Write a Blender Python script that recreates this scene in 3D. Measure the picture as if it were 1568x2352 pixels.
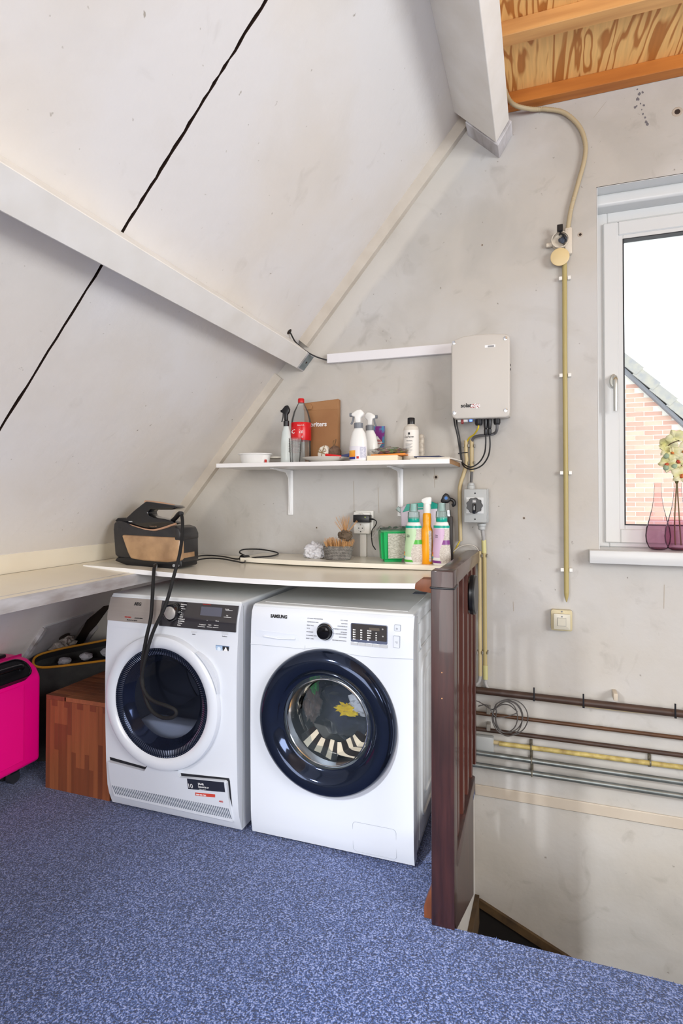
import bpy, bmesh, math, random
from mathutils import Vector, Matrix, noise
random.seed(7)
PI = math.pi
S = bpy.context.scene
for o in list(bpy.data.objects): bpy.data.objects.remove(o)
COL = S.collection

# ------------------------------------------------------------------ camera
FPX, YAW, PITCH, ROLL, CY, CAMZ = 1303.56, .333687, .01655, .000949, 1117.29, 1.25
_r = Vector((math.cos(YAW), math.sin(YAW), 0)); _f = Vector((-math.sin(YAW), math.cos(YAW), 0)); _u = Vector((0, 0, 1))
FW = _f*math.cos(PITCH) + _u*math.sin(PITCH); _u2 = _u*math.cos(PITCH) - _f*math.sin(PITCH)
RT = _r*math.cos(ROLL) + _u2*math.sin(ROLL); UP = _u2*math.cos(ROLL) - _r*math.sin(ROLL)
CAM = Vector((0, 0, CAMZ))
cd = bpy.data.cameras.new('camera'); cam = bpy.data.objects.new('camera', cd); COL.objects.link(cam)
cam.matrix_world = Matrix(((RT.x, UP.x, -FW.x, 0), (RT.y, UP.y, -FW.y, 0), (RT.z, UP.z, -FW.z, CAMZ), (0, 0, 0, 1)))
cd.sensor_fit = 'AUTO'; cd.sensor_width = 36; cd.lens = FPX*36/2352; cd.shift_y = -(1176-CY)/2352
cd.clip_start = .02; cd.clip_end = 200
S.camera = cam

# ------------------------------------------------------------------ light
w = bpy.data.worlds.new('overcast_sky'); S.world = w; w.use_nodes = True
bg = w.node_tree.nodes['Background']; bg.inputs[0].default_value = (.93, .96, 1, 1); bg.inputs[1].default_value = 2.0
def area(name, loc, target, sx, sy, power, col=(1, 1, 1)):
    l = bpy.data.lights.new(name, 'AREA'); l.shape = 'RECTANGLE'; l.size = sx; l.size_y = sy; l.energy = power; l.color = col
    o = bpy.data.objects.new(name, l); COL.objects.link(o); o.location = loc
    o.rotation_euler = (Vector(target)-Vector(loc)).to_track_quat('-Z', 'Y').to_euler(); return o
# daylight entering through the roof window of the left slope (behind the camera's left shoulder)
area('roof_window_daylight', (-1.22, -.25, 1.78), (.25, 2.5, -.75), .22, .22, 8, (.93, .96, 1)).data.spread = math.radians(54)
# added fill light before the closed rear wall, brightens the machine fronts
area('rear_fill', (-.35, -2.86, 1.45), (-.5, 2.5, 1.1), 2.4, 1.9, 88, (1, .985, .965))
# added fill light from the upper right, brightens the left slope
area('right_fill', (2.75, -.3, 1.8), (-1.2, 1.6, .6), 1.6, 1.2, 84, (.95, .975, 1))
# weak added fill light over the stairwell, from its right end
area('stairwell_fill', (3.3, 2.08, .9), (.2, 2.3, -.3), .6, .8, 3, (.95, .97, 1))
S.view_settings.view_transform = 'Standard'; S.view_settings.look = 'None'
S.view_settings.exposure = 0.34; S.view_settings.gamma = 1; S.view_settings.use_curve_mapping = False

# ------------------------------------------------------------------ helpers
def Q(x, y, val, ax='y'):
    """a point of the photo's frame carried onto the real plane ax = val"""
    d = RT*((x-784)/FPX) - UP*((y-CY)/FPX) + FW; i = 'xyz'.index(ax)
    return CAM + d*((val-CAM[i])/d[i])
def lin(c):
    return tuple((v/12.92 if v <= .04045 else ((v+.055)/1.055)**2.4) for v in (k/255 for k in c)) + (1,)
MC = {}
def mat(name, rgb, rough=.5, metal=0., c2=None, cs=5., cf=.5, bump=0., bs=60., coat=0., ior=1.45, emit=None, alpha_t=None, stretch=None, sheen=0.):
    if name in MC: return MC[name]
    m = bpy.data.materials.new(name); m.use_nodes = True; nt = m.node_tree; p = nt.nodes['Principled BSDF']
    p.inputs['Base Color'].default_value = lin(rgb); p.inputs['Roughness'].default_value = rough; p.inputs['Metallic'].default_value = metal
    p.inputs['IOR'].default_value = ior; p.inputs['Coat Weight'].default_value = coat; p.inputs['Coat Roughness'].default_value = .05
    if sheen: p.inputs['Sheen Weight'].default_value = sheen
    if emit: p.inputs['Emission Color'].default_value = lin(emit[0]); p.inputs['Emission Strength'].default_value = emit[1]
    vec = None
    if c2 or bump:
        tc = nt.nodes.new('ShaderNodeTexCoord'); mp = nt.nodes.new('ShaderNodeMapping'); nt.links.new(tc.outputs['Object'], mp.inputs[0])
        if stretch: mp.inputs['Scale'].default_value = stretch
        vec = mp.outputs[0]
    if c2:
        n = nt.nodes.new('ShaderNodeTexNoise'); n.inputs['Scale'].default_value = cs; n.inputs['Detail'].default_value = 6; nt.links.new(vec, n.inputs[0])
        r = nt.nodes.new('ShaderNodeValToRGB'); r.color_ramp.elements[0].position = .5-cf/2; r.color_ramp.elements[1].position = .5+cf/2
        r.color_ramp.elements[0].color = lin(c2); r.color_ramp.elements[1].color = lin(rgb)
        nt.links.new(n.outputs[0], r.inputs[0]); nt.links.new(r.outputs[0], p.inputs['Base Color'])
    if bump:
        n = nt.nodes.new('ShaderNodeTexNoise'); n.inputs['Scale'].default_value = bs; n.inputs['Detail'].default_value = 4; nt.links.new(vec, n.inputs[0])
        b = nt.nodes.new('ShaderNodeBump'); b.inputs['Strength'].default_value = bump; b.inputs['Distance'].default_value = .003
        nt.links.new(n.outputs[0], b.inputs['Height']); nt.links.new(b.outputs[0], p.inputs['Normal'])
    MC[name] = m; return m
def thin_glass(name, tint, refl=.1, rough=.02, body=None, bf=0., ior=1.22):
    if name in MC: return MC[name]
    m = bpy.data.materials.new(name); m.use_nodes = True; nt = m.node_tree; nt.nodes.clear()
    out = nt.nodes.new('ShaderNodeOutputMaterial'); t = nt.nodes.new('ShaderNodeBsdfTransparent'); t.inputs[0].default_value = tuple(tint)+(1,)
    g = nt.nodes.new('ShaderNodeBsdfGlossy'); g.inputs['Roughness'].default_value = rough
    fr = nt.nodes.new('ShaderNodeFresnel'); fr.inputs[0].default_value = ior
    mx = nt.nodes.new('ShaderNodeMixShader'); nt.links.new(fr.outputs[0], mx.inputs[0])
    src = t.outputs[0]
    if body:
        d = nt.nodes.new('ShaderNodeBsdfDiffuse'); d.inputs[0].default_value = lin(body); m2 = nt.nodes.new('ShaderNodeMixShader'); m2.inputs[0].default_value = bf
        nt.links.new(src, m2.inputs[1]); nt.links.new(d.outputs[0], m2.inputs[2]); src = m2.outputs[0]
    nt.links.new(src, mx.inputs[1]); nt.links.new(g.outputs[0], mx.inputs[2]); nt.links.new(mx.outputs[0], out.inputs[0]); MC[name] = m; return m

class M:
    def __init__(s): s.bm = bmesh.new(); s.mi = 0
    def _new(s, fn):
        a = len(s.bm.faces); fn(); s.bm.faces.ensure_lookup_table()
        for f in s.bm.faces[a:]: f.material_index = s.mi
        return s
    def faces(s, vs, fs):
        v = [s.bm.verts.new(p) for p in vs]
        for f in fs:
            try: q = s.bm.faces.new([v[i] for i in f]); q.material_index = s.mi
            except ValueError: pass
        return s
    def box(s, x0, x1, y0, y1, z0, z1, bev=0., seg=2, rot=None):
        t = bmesh.new(); r = bmesh.ops.create_cube(t, size=1)
        c = Vector(((x0+x1)/2, (y0+y1)/2, (z0+z1)/2))
        bmesh.ops.scale(t, verts=t.verts, vec=(x1-x0, y1-y0, z1-z0))
        if bev: bmesh.ops.bevel(t, geom=list(t.edges), offset=bev, segments=seg, affect='EDGES', profile=.5)
        if rot: bmesh.ops.rotate(t, verts=t.verts, cent=(0, 0, 0), matrix=rot)
        bmesh.ops.translate(t, verts=t.verts, vec=c); return s.merge(t)
    def merge(s, t):
        t.verts.index_update(); v = [s.bm.verts.new(q.co) for q in t.verts]
        for f in t.faces:
            try: q = s.bm.faces.new([v[k.index] for k in f.verts]); q.material_index = s.mi
            except ValueError: pass
        t.free(); return s
    def cyl(s, p0, p1, r0, r1=None, n=20, cap=True):
        r1 = r0 if r1 is None else r1; p0 = Vector(p0); p1 = Vector(p1); d = (p1-p0).normalized()
        a = d.orthogonal().normalized(); b = d.cross(a); vs = []
        for p, r in ((p0, r0), (p1, r1)):
            for i in range(n): t = 2*PI*i/n; vs.append(p + a*(r*math.cos(t)) + b*(r*math.sin(t)))
        fs = [(i, (i+1) % n, n+(i+1) % n, n+i) for i in range(n)]
        if cap: fs += [tuple(range(n-1, -1, -1)), tuple(range(n, 2*n))]
        return s.faces(vs, fs)
    def lathe(s, prof, c, axis='z', n=40, sx=1., sy=1., rotz=0., lo=0, hi=None):
        """prof = [(r, t)]; axis z: t is height over c, axis y: t is y offset, axis x: t is x offset"""
        vs = []; hi = len(prof) if hi is None else hi; c = Vector(c)
        for r, t in prof:
            for i in range(n):
                a = 2*PI*i/n; u = r*math.cos(a)*sx; v = r*math.sin(a)*sy
                if rotz: u, v = u*math.cos(rotz)-v*math.sin(rotz), u*math.sin(rotz)+v*math.cos(rotz)
                vs.append(c + (Vector((u, v, t)) if axis == 'z' else Vector((u, t, v)) if axis == 'y' else Vector((t, u, v))))
        fs = []
        for k in range(len(prof)-1):
            for i in range(n): fs.append((k*n+i, k*n+(i+1) % n, (k+1)*n+(i+1) % n, (k+1)*n+i))
        if prof[0][0] > 1e-5 and not (len(prof) == 2 and prof[1][0] < 1e-5): fs.append(tuple(range(n-1, -1, -1))) if s.__dict__.get('cap', True) else None
        if prof[-1][0] > 1e-5 and s.__dict__.get('cap', True): fs.append(tuple((len(prof)-1)*n+i for i in range(n)))
        return s.faces(vs, fs)
    def tube(s, pts, r, n=10, smooth=6, cap=True, ribs=0.):
        pts = [Vector(p) for p in pts]; P = pts
        if smooth and len(pts) > 2:
            P = []
            for i in range(len(pts)-1):
                p0 = pts[max(i-1, 0)]; p1 = pts[i]; p2 = pts[i+1]; p3 = pts[min(i+2, len(pts)-1)]
                for k in range(smooth):
                    t = k/smooth; P.append(.5*((2*p1)+(p2-p0)*t+(2*p0-5*p1+4*p2-p3)*t*t+(3*p1-p0-3*p2+p3)*t**3))
            P.append(pts[-1])
        if ribs:
            R = []; 
            for i in range(len(P)-1):
                L = (P[i+1]-P[i]).length; k = max(1, int(L/ribs))
                for j in range(k): R.append(P[i].lerp(P[i+1], j/k))
            R.append(P[-1]); P = R
        vs = []; a = None; N = len(P)
        for i, p in enumerate(P):
            d = (P[min(i+1, N-1)]-P[max(i-1, 0)]).normalized()
            a = d.orthogonal().normalized() if a is None else (a - d*a.dot(d)).normalized()
            b = d.cross(a); rr = (r(i/(N-1)) if callable(r) else r)
            if ribs: rr *= 1.0 if i % 2 else .86
            for k in range(n): t = 2*PI*k/n; vs.append(p + a*(rr*math.cos(t)) + b*(rr*math.sin(t)))
        fs = [(i*n+k, i*n+(k+1) % n, (i+1)*n+(k+1) % n, (i+1)*n+k) for i in range(N-1) for k in range(n)]
        if cap: fs += [tuple(range(n-1, -1, -1)), tuple((N-1)*n+k for k in range(n))]
        return s.faces(vs, fs)
    def prism(s, poly, lo, hi, axis='y', bev=0., seg=2):
        """poly in the plane across axis (y: (x,z); x: (y,z); z: (x,y)), extruded from lo to hi"""
        t = bmesh.new(); n = len(poly)
        f = {'y': lambda u, v, k: (u, k, v), 'x': lambda u, v, k: (k, u, v), 'z': lambda u, v, k: (u, v, k)}[axis]
        vs = [t.verts.new(f(u, v, lo)) for u, v in poly] + [t.verts.new(f(u, v, hi)) for u, v in poly]
        t.faces.new(vs[:n]); t.faces.new(vs[n:][::-1])
        for i in range(n): t.faces.new((vs[i], vs[n+i], vs[n+(i+1) % n], vs[(i+1) % n]))
        bmesh.ops.recalc_face_normals(t, faces=t.faces)
        if bev: bmesh.ops.bevel(t, geom=list(t.edges), offset=bev, segments=seg, affect='EDGES', profile=.5, clamp_overlap=True)
        return s.merge(t)
    def blob(s, c, rad, seed=0, amp=.2, fr=2., sub=4, flat=None):
        t = bmesh.new(); bmesh.ops.create_icosphere(t, subdivisions=sub, radius=1)
        for v in t.verts:
            k = v.co*fr + Vector((seed*7.3, seed*3.1, seed))
            d = noise.fractal(k, 1., 2., 4)*amp + abs(noise.noise(k*2.3))*amp*.8
            v.co *= (1+d); v.co = Vector((v.co.x*rad[0], v.co.y*rad[1], v.co.z*rad[2]))
            if flat is not None and v.co.z < flat: v.co.z = flat
            v.co += Vector(c)
        return s.merge(t)
    def build(s, name, m, parent=None, smooth=35, recalc=True):
        if recalc: bmesh.ops.recalc_face_normals(s.bm, faces=s.bm.faces)
        me = bpy.data.meshes.new(name); s.bm.to_mesh(me); s.bm.free()
        for k in (m if isinstance(m, (list, tuple)) else [m]): me.materials.append(k)
        if smooth: me.shade_smooth(); me.set_sharp_from_angle(angle=math.radians(smooth))
        o = bpy.data.objects.new(name, me); COL.objects.link(o)
        if parent is None:
            lo = [min(v.co[i] for v in me.vertices) for i in range(3)]; hi = [max(v.co[i] for v in me.vertices) for i in range(3)]
            p = Vector(((lo[0]+hi[0])/2, (lo[1]+hi[1])/2, lo[2])); me.transform(Matrix.Translation(-p)); o.location = p
        else: put(o, parent)
        return o
def wl(o):
    p = Vector(o.location)
    if o.parent is not None: p = o.matrix_parent_inverse @ p; p = p + wl(o.parent)
    return p
def put(o, parent):
    o.parent = parent; o.matrix_parent_inverse = Matrix.Translation(-wl(parent))
def tag(o, label=None, cat=None, group=None, kind=None):
    for k, v in (('label', label), ('category', cat), ('group', group), ('kind', kind)):
        if v: o[k] = v
    return o
def thing(name, loc, label, cat, group=None, kind=None):
    o = bpy.data.objects.new(name, None); COL.objects.link(o); o.location = loc; o.empty_display_size = .05
    return tag(o, label, cat, group, kind)
def dup(o, dx, parent=None):
    c = o.copy(); COL.objects.link(c); c.location = Vector(o.location)+Vector(dx)
    if parent is not None: c.parent = parent; c.matrix_parent_inverse = o.matrix_parent_inverse.copy()
    return c
def text(name, txt, p, size, m, parent, ext=.0006, rot=(PI/2, 0, 0), bold=0., sx=1., align='LEFT', shear=0.):
    c = bpy.data.curves.new(name, 'FONT'); c.body = txt; c.size = size; c.extrude = ext; c.offset = bold; c.align_x = align; c.resolution_u = 2; c.shear = shear
    t = bpy.data.objects.new(name+'_tmp', c); COL.objects.link(t)
    dg = bpy.context.evaluated_depsgraph_get(); me = bpy.data.meshes.new_from_object(t.evaluated_get(dg))
    bpy.data.objects.remove(t)
    from mathutils import Euler
    me.transform(Matrix.Translation(Vector(p)) @ Euler(rot).to_matrix().to_4x4() @ Matrix.Diagonal((sx, 1, 1, 1)))
    me.materials.clear(); me.materials.append(m)
    o = bpy.data.objects.new(name, me); COL.objects.link(o); put(o, parent); return o
def bullet(prof):   # piecewise-linear function from [(z, y)]
    def f(z):
        if z <= prof[0][0]: return prof[0][1]
        for (a, b), (c, d) in zip(prof, prof[1:]):
            if z <= c:
                t = (z-a)/(c-a); return b+(d-b)*t
        return prof[-1][1]
    return f

# ------------------------------------------------------------------ materials
RA_ = -2.73884
def wall_mat(name, base, stain, dirt, warm, band=False):
    m = bpy.data.materials.new(name); m.use_nodes = True; nt = m.node_tree; p = nt.nodes['Principled BSDF']; p.inputs['Roughness'].default_value = .62
    tc = nt.nodes.new('ShaderNodeTexCoord')
    def N(sc, det=5, dist=0.):
        n = nt.nodes.new('ShaderNodeTexNoise'); n.inputs['Scale'].default_value = sc; n.inputs['Detail'].default_value = det; n.inputs['Distortion'].default_value = dist
        nt.links.new(tc.outputs['Object'], n.inputs[0]); return n.outputs[0]
    def ramp(src, a, b):
        r = nt.nodes.new('ShaderNodeMapRange'); r.inputs[1].default_value = a; r.inputs[2].default_value = b; r.clamp = True; nt.links.new(src, r.inputs[0]); return r.outputs[0]
    def mix(fac, a, b, k=1.):
        x = nt.nodes.new('ShaderNodeMix'); x.data_type = 'RGBA'
        mu = nt.nodes.new('ShaderNodeMath'); mu.operation = 'MULTIPLY'; mu.inputs[1].default_value = k; nt.links.new(fac, mu.inputs[0]); nt.links.new(mu.outputs[0], x.inputs[0])
        for s_, v in ((6, a), (7, b)):
            if isinstance(v, tuple): x.inputs[s_].default_value = v
            else: nt.links.new(v, x.inputs[s_])
        return x.outputs[2]
    c = mix(ramp(N(1.6, 4), .42, .62), lin(base), lin(warm), .8)
    c = mix(ramp(N(3.1, 7, .6), .50, .70), c, lin(stain), .6 if band else .4)
    c = mix(ramp(N(7., 9, 1.4), .60 if band else .66, .78), c, lin(dirt), .32 if band else .14)
    c = mix(ramp(N(45., 2), .74, .80), c, lin(dirt), .8)
    if band:      # fresher paint in a band beside the sloping roof
        gm = nt.nodes.new('ShaderNodeNewGeometry'); dp = nt.nodes.new('ShaderNodeVectorMath'); dp.operation = 'DOT_PRODUCT'; dp.inputs[1].default_value = (.7663, 0, -.6425); nt.links.new(gm.outputs['Position'], dp.inputs[0])
        ad = nt.nodes.new('ShaderNodeMath'); ad.operation = 'MULTIPLY_ADD'; ad.inputs[1].default_value = .05; nt.links.new(N(5., 3), ad.inputs[0]); nt.links.new(dp.outputs['Value'], ad.inputs[2])
        mr = nt.nodes.new('ShaderNodeMapRange'); mr.inputs[1].default_value = RA_*.7663+.145; mr.inputs[2].default_value = RA_*.7663+.172; mr.inputs[3].default_value = 1; mr.inputs[4].default_value = 0; nt.links.new(ad.outputs[0], mr.inputs[0])
        c = mix(mr.outputs[0], c, lin((206, 201, 192)), .6)
    nt.links.new(c, p.inputs['Base Color'])
    b = nt.nodes.new('ShaderNodeBump'); b.inputs['Strength'].default_value = .35; b.inputs['Distance'].default_value = .004
    nt.links.new(N(26., 8), b.inputs['Height']); nt.links.new(b.outputs[0], p.inputs['Normal']); return m
PLASTER = wall_mat('painted_plaster', (189, 187, 184), (168, 164, 157), (118, 109, 99), (183, 177, 167), True)
SLOPE = wall_mat('painted_roof_board', (224, 220, 217), (212, 205, 196), (150, 140, 125), (222, 214, 204))
WHITEWOOD = mat('white_painted_wood', (236, 233, 228), .5, c2=(222, 217, 208), cs=7, cf=.5, bump=.15, bs=18)
OLDPAINT = mat('worn_white_paint', (214, 213, 216), .6, c2=(150, 142, 138), cs=14, cf=.34, bump=.4, bs=20, stretch=(1, .25, 1))
CREAM = mat('cream_shelf_paint', (236, 228, 210), .35, c2=(228, 218, 198), cs=4, cf=.5)
BOARD = mat('white_melamine', (236, 231, 216), .25, c2=(230, 223, 207), cs=3, cf=.6)
EDGEW = mat('white_edge_band', (238, 238, 238), .35)
APPL = mat('white_enamel', (216, 221, 229), .22, coat=.3)
APPLT = mat('white_enamel_top', (214, 218, 220), .3)
GREYP = mat('grey_plastic', (150, 154, 158), .45)
BLACK = mat('black_plastic', (22, 22, 25), .35)
BLACKG = mat('black_gloss', (14, 15, 19), .08, coat=.6)
RUBBER = mat('black_rubber', (26, 26, 28), .5)
SILVER = mat('warm_brushed_silver', (166, 158, 151), .36, .2, c2=(156, 148, 142), cs=30, cf=.6, stretch=(.1, 1, 3))
CHROME = mat('dark_chrome', (40, 48, 66), .09, .7)
CHROMEB = mat('bright_chrome', (200, 204, 210), .12, 1.)
STEEL = mat('drum_steel', (130, 134, 142), .35, .8)
DARKINT = mat('dark_interior', (20, 22, 30), .5)
INK = mat('black_ink', (35, 35, 38), .6); INKG = mat('grey_ink', (120, 122, 128), .6); INKW = mat('white_ink', (235, 235, 235), .6); INKR = mat('red_ink', (190, 45, 40), .6)
MAHOG = mat('dark_mahogany', (66, 36, 32), .42, c2=(36, 20, 19), cs=60, cf=.5, stretch=(1, 1, .08), bump=.08, bs=60, coat=.25)
MAHOGR = mat('red_mahogany', (84, 40, 27), .36, c2=(54, 25, 18), cs=20, cf=.7, stretch=(1, 1, .08), coat=.2)
RAWWOOD = mat('scuffed_brown_wood', (140, 82, 48), .5, c2=(92, 50, 30), cs=30, cf=.6, stretch=(1, 1, .3))
PVC = mat('beige_pvc', (194, 176, 134), .4); PVCY = mat('yellowed_pvc', (170, 157, 108), .42, c2=(170, 152, 92), cs=12, cf=.6)
PVCL = mat('pale_yellow_pvc', (196, 190, 132), .4); CORR = mat('grey_corrugated', (170, 168, 166), .5)
COPPER = mat('painted_brown_pipe', (74, 54, 44), .45, c2=(52, 38, 32), cs=10, cf=.6)
BRONZE = mat('brown_copper_pipe', (98, 68, 46), .4, .2, c2=(72, 50, 38), cs=14, cf=.6)
YPIPE = mat('yellow_gas_pipe', (206, 188, 116), .45, c2=(150, 130, 76), cs=26, cf=.4)
GALV = mat('galvanised_steel', (150, 156, 156), .38, .75, c2=(110, 118, 118), cs=22, cf=.6)
GREYBOX = mat('light_grey_box', (172, 175, 174), .4); CLIPM = mat('clip_grey', (150, 146, 138), .45)
INVW = mat('inverter_cream_white', (194, 189, 181), .45); SOCKET = mat('socket_white', (228, 226, 220), .3)
SWCREAM = mat('switch_cream', (192, 180, 144), .35); UPVC = mat('window_upvc', (206, 207, 206), .28)
ALU = mat('brushed_handle', (188, 188, 182), .3, .6)
GLASSW = thin_glass('window_glass', (.97, .98, .97)); PLAM = thin_glass('clear_plastic', (.93, .94, .93), rough=.06, body=(225, 228, 228), bf=.10)
VASE = thin_glass('purple_vase_glass', (.90, .77, .84), rough=.02, body=(170, 126, 146), bf=.10, ior=1.12); VASE2 = thin_glass('deep_purple_vase_glass', (.84, .64, .73), rough=.02, body=(140, 84, 108), bf=.14, ior=1.12)
VASEP = thin_glass('pink_vase_neck_glass', (.97, .90, .91), rough=.02, body=(224, 190, 194), bf=.04, ior=1.1)
TINT = thin_glass('tinted_door_glass', (.76, .79, .88), rough=.03, body=(30, 36, 60), bf=.05, ior=1.25); BOWL = thin_glass('door_bowl_glass', (.84, .88, .9), rough=.02, body=(150, 165, 175), bf=.08)

def carpet_mat():
    m = bpy.data.materials.new('blue_carpet'); m.use_nodes = True; nt = m.node_tree; p = nt.nodes['Principled BSDF']; p.inputs['Roughness'].default_value = .95
    p.inputs['Sheen Weight'].default_value = .25
    tc = nt.nodes.new('ShaderNodeTexCoord')
    n = nt.nodes.new('ShaderNodeTexNoise'); n.inputs['Scale'].default_value = 230; n.inputs['Detail'].default_value = 2; nt.links.new(tc.outputs['Object'], n.inputs[0])
    r = nt.nodes.new('ShaderNodeValToRGB'); e = r.color_ramp.elements
    e[0].position = .36; e[0].color = lin((20, 34, 72)); e[1].position = .66; e[1].color = lin((146, 160, 206))
    a = e.new(.45); a.color = lin((38, 60, 108)); a = e.new(.52); a.color = lin((58, 86, 144)); a = e.new(.58); a.color = lin((98, 114, 168))
    nt.links.new(n.outputs[0], r.inputs[0])
    n2 = nt.nodes.new('ShaderNodeTexNoise'); n2.inputs['Scale'].default_value = 1.7; n2.inputs['Detail'].default_value = 5; nt.links.new(tc.outputs['Object'], n2.inputs[0])
    mr = nt.nodes.new('ShaderNodeMapRange'); mr.inputs[1].default_value = .35; mr.inputs[2].default_value = .7; mr.inputs[3].default_value = .78; mr.inputs[4].default_value = 1.0; nt.links.new(n2.outputs[0], mr.inputs[0])
    x = nt.nodes.new('ShaderNodeVectorMath'); x.operation = 'SCALE'; nt.links.new(r.outputs[0], x.inputs[0]); nt.links.new(mr.outputs[0], x.inputs['Scale'])
    nt.links.new(x.outputs[0], p.inputs['Base Color'])
    b = nt.nodes.new('ShaderNodeBump'); b.inputs['Strength'].default_value = .9; b.inputs['Distance'].default_value = .004; nt.links.new(n.outputs[0], b.inputs['Height']); nt.links.new(b.outputs[0], p.inputs['Normal'])
    return m
CARPET = carpet_mat()
def wood_bands(name, c1, c2, scale, dist, vec_scale, rough=.45):
    m = bpy.data.materials.new(name); m.use_nodes = True; nt = m.node_tree; p = nt.nodes['Principled BSDF']; p.inputs['Roughness'].default_value = rough
    tc = nt.nodes.new('ShaderNodeTexCoord'); mp = nt.nodes.new('ShaderNodeMapping'); mp.inputs['Scale'].default_value = vec_scale; nt.links.new(tc.outputs['Object'], mp.inputs[0])
    wv = nt.nodes.new('ShaderNodeTexWave'); wv.wave_type = 'BANDS'; wv.bands_direction = 'X'; wv.inputs['Scale'].default_value = scale; wv.inputs['Distortion'].default_value = dist
    wv.inputs['Detail'].default_value = 2.5; wv.inputs['Detail Scale'].default_value = .8; nt.links.new(mp.outputs[0], wv.inputs[0])
    r = nt.nodes.new('ShaderNodeValToRGB'); e = r.color_ramp.elements; e[0].position = .3; e[0].color = lin(c2); e[1].position = .62; e[1].color = lin(c1)
    n = nt.nodes.new('ShaderNodeTexNoise'); n.inputs['Scale'].default_value = 60; mp2 = nt.nodes.new('ShaderNodeMapping'); mp2.inputs['Scale'].default_value = (1, .06, 1); nt.links.new(tc.outputs['Object'], mp2.inputs[0]); nt.links.new(mp2.outputs[0], n.inputs[0])
    mx = nt.nodes.new('ShaderNodeMix'); mx.data_type = 'RGBA'; mx.blend_type = 'MULTIPLY'; mx.inputs[0].default_value = .35
    nt.links.new(wv.outputs[1], r.inputs[0]); nt.links.new(r.outputs[0], mx.inputs[6]); nt.links.new(n.outputs[0], mx.inputs[7]); nt.links.new(mx.outputs[2], p.inputs['Base Color'])
    return m
def flame_grain(name, c1, c2):
    m = bpy.data.materials.new(name); m.use_nodes = True; nt = m.node_tree; p = nt.nodes['Principled BSDF']; p.inputs['Roughness'].default_value = .45
    tc = nt.nodes.new('ShaderNodeTexCoord'); mp = nt.nodes.new('ShaderNodeMapping'); mp.inputs['Scale'].default_value = (6.5, .9, 1); nt.links.new(tc.outputs['Object'], mp.inputs[0])
    n = nt.nodes.new('ShaderNodeTexNoise'); n.inputs['Scale'].default_value = 1.3; n.inputs['Detail'].default_value = 3; n.inputs['Roughness'].default_value = .42; n.inputs['Distortion'].default_value = .5; nt.links.new(mp.outputs[0], n.inputs[0])
    a = nt.nodes.new('ShaderNodeMath'); a.operation = 'MULTIPLY'; a.inputs[1].default_value = 22; nt.links.new(n.outputs[0], a.inputs[0])
    b = nt.nodes.new('ShaderNodeMath'); b.operation = 'PINGPONG'; b.inputs[1].default_value = 1; nt.links.new(a.outputs[0], b.inputs[0])
    r = nt.nodes.new('ShaderNodeValToRGB'); e = r.color_ramp.elements; e[0].position = .22; e[0].color = lin(c2); e[1].position = .5; e[1].color = lin(c1); nt.links.new(b.outputs[0], r.inputs[0])
    mp2 = nt.nodes.new('ShaderNodeMapping'); mp2.inputs['Scale'].default_value = (1, .06, 1); nt.links.new(tc.outputs['Object'], mp2.inputs[0])
    n2 = nt.nodes.new('ShaderNodeTexNoise'); n2.inputs['Scale'].default_value = 90; nt.links.new(mp2.outputs[0], n2.inputs[0])
    mr = nt.nodes.new('ShaderNodeMapRange'); mr.inputs[3].default_value = .78; mr.inputs[4].default_value = 1.15; nt.links.new(n2.outputs[0], mr.inputs[0])
    x = nt.nodes.new('ShaderNodeVectorMath'); x.operation = 'SCALE'; nt.links.new(r.outputs[0], x.inputs[0]); nt.links.new(mr.outputs[0], x.inputs['Scale']); nt.links.new(x.outputs[0], p.inputs['Base Color']); return m
PLY = flame_grain('plywood_flame_grain', (248, 198, 124), (192, 124, 60))
JOIST = mat('orange_pine', (204, 130, 58), .5, c2=(160, 92, 38), cs=30, cf=.6, stretch=(.08, 1, 1))
JOISTL = mat('pale_pine', (232, 178, 112), .5, c2=(182, 124, 70), cs=30, cf=.6, stretch=(.08, 1, 1))

# ------------------------------------------------------------------ setting: floor, walls, slope, ceiling
Y0 = 2.5                                     # face of the gable wall
RA, RB = -2.73884, .838458                   # roof slope: X = RA + RB*z
def rx(z): return RA + RB*z
NRM = Vector((.7663, 0, -.6425)); DWN = Vector((-.6425, 0, -.7663))
def roof_pt(x, y, off=0.):
    d = RT*((x-784)/FPX) - UP*((y-CY)/FPX) + FW; a = RA + off/.7663
    return CAM + d*((a-(CAM.x-RB*CAM.z))/(d.x-RB*d.z))

m = M(); fl = [(-2.95, -3), (3.8, -3), (3.8, 1.678), (-.262, 1.678), (-.262, 2.5), (-2.95, 2.5)]
m.prism([(-2.95, -3), (3.8, -3), (3.8, 1.678), (-2.95, 1.678)], -.02, 0, 'z'); m.prism([(-2.95, 1.678), (-.262, 1.678), (-.262, 2.5), (-2.95, 2.5)], -.02, 0, 'z')
floor = m.build('floor', CARPET, smooth=0); tag(floor, 'blue heathered carpet laid up to the stairwell edge', None, kind='structure')
m = M(); m.box(-2.95, 3.8, -3, 1.66, -.26, -.021).box(-2.95, -.28, 1.66, 2.5, -.26, -.021)
o = m.build('floor_slab', RAWWOOD, floor, smooth=0)
# tufted pile along the cut edge of the carpet
m = M()
for i in range(2600):
    if i < 2100: x = -.19+i*.0019; y = 1.678+random.uniform(-.006, .002)
    else: x = -.262+random.uniform(-.003, .002); y = 1.74+random.random()*.7
    if x > 3.7: continue
    h = random.uniform(.001, .0045); r = random.uniform(.0012, .0024); z = random.uniform(-.012, 0)
    m.faces([(x-r, y-r, z), (x+r, y-r, z), (x, y+r, z), (x+random.uniform(-r, r), y+random.uniform(-r, r)*1.4, z+h)], [(0, 1, 3), (1, 2, 3), (2, 0, 3)])
tag(m.build('carpet_pile', CARPET, floor, smooth=0), kind='stuff')

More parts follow.
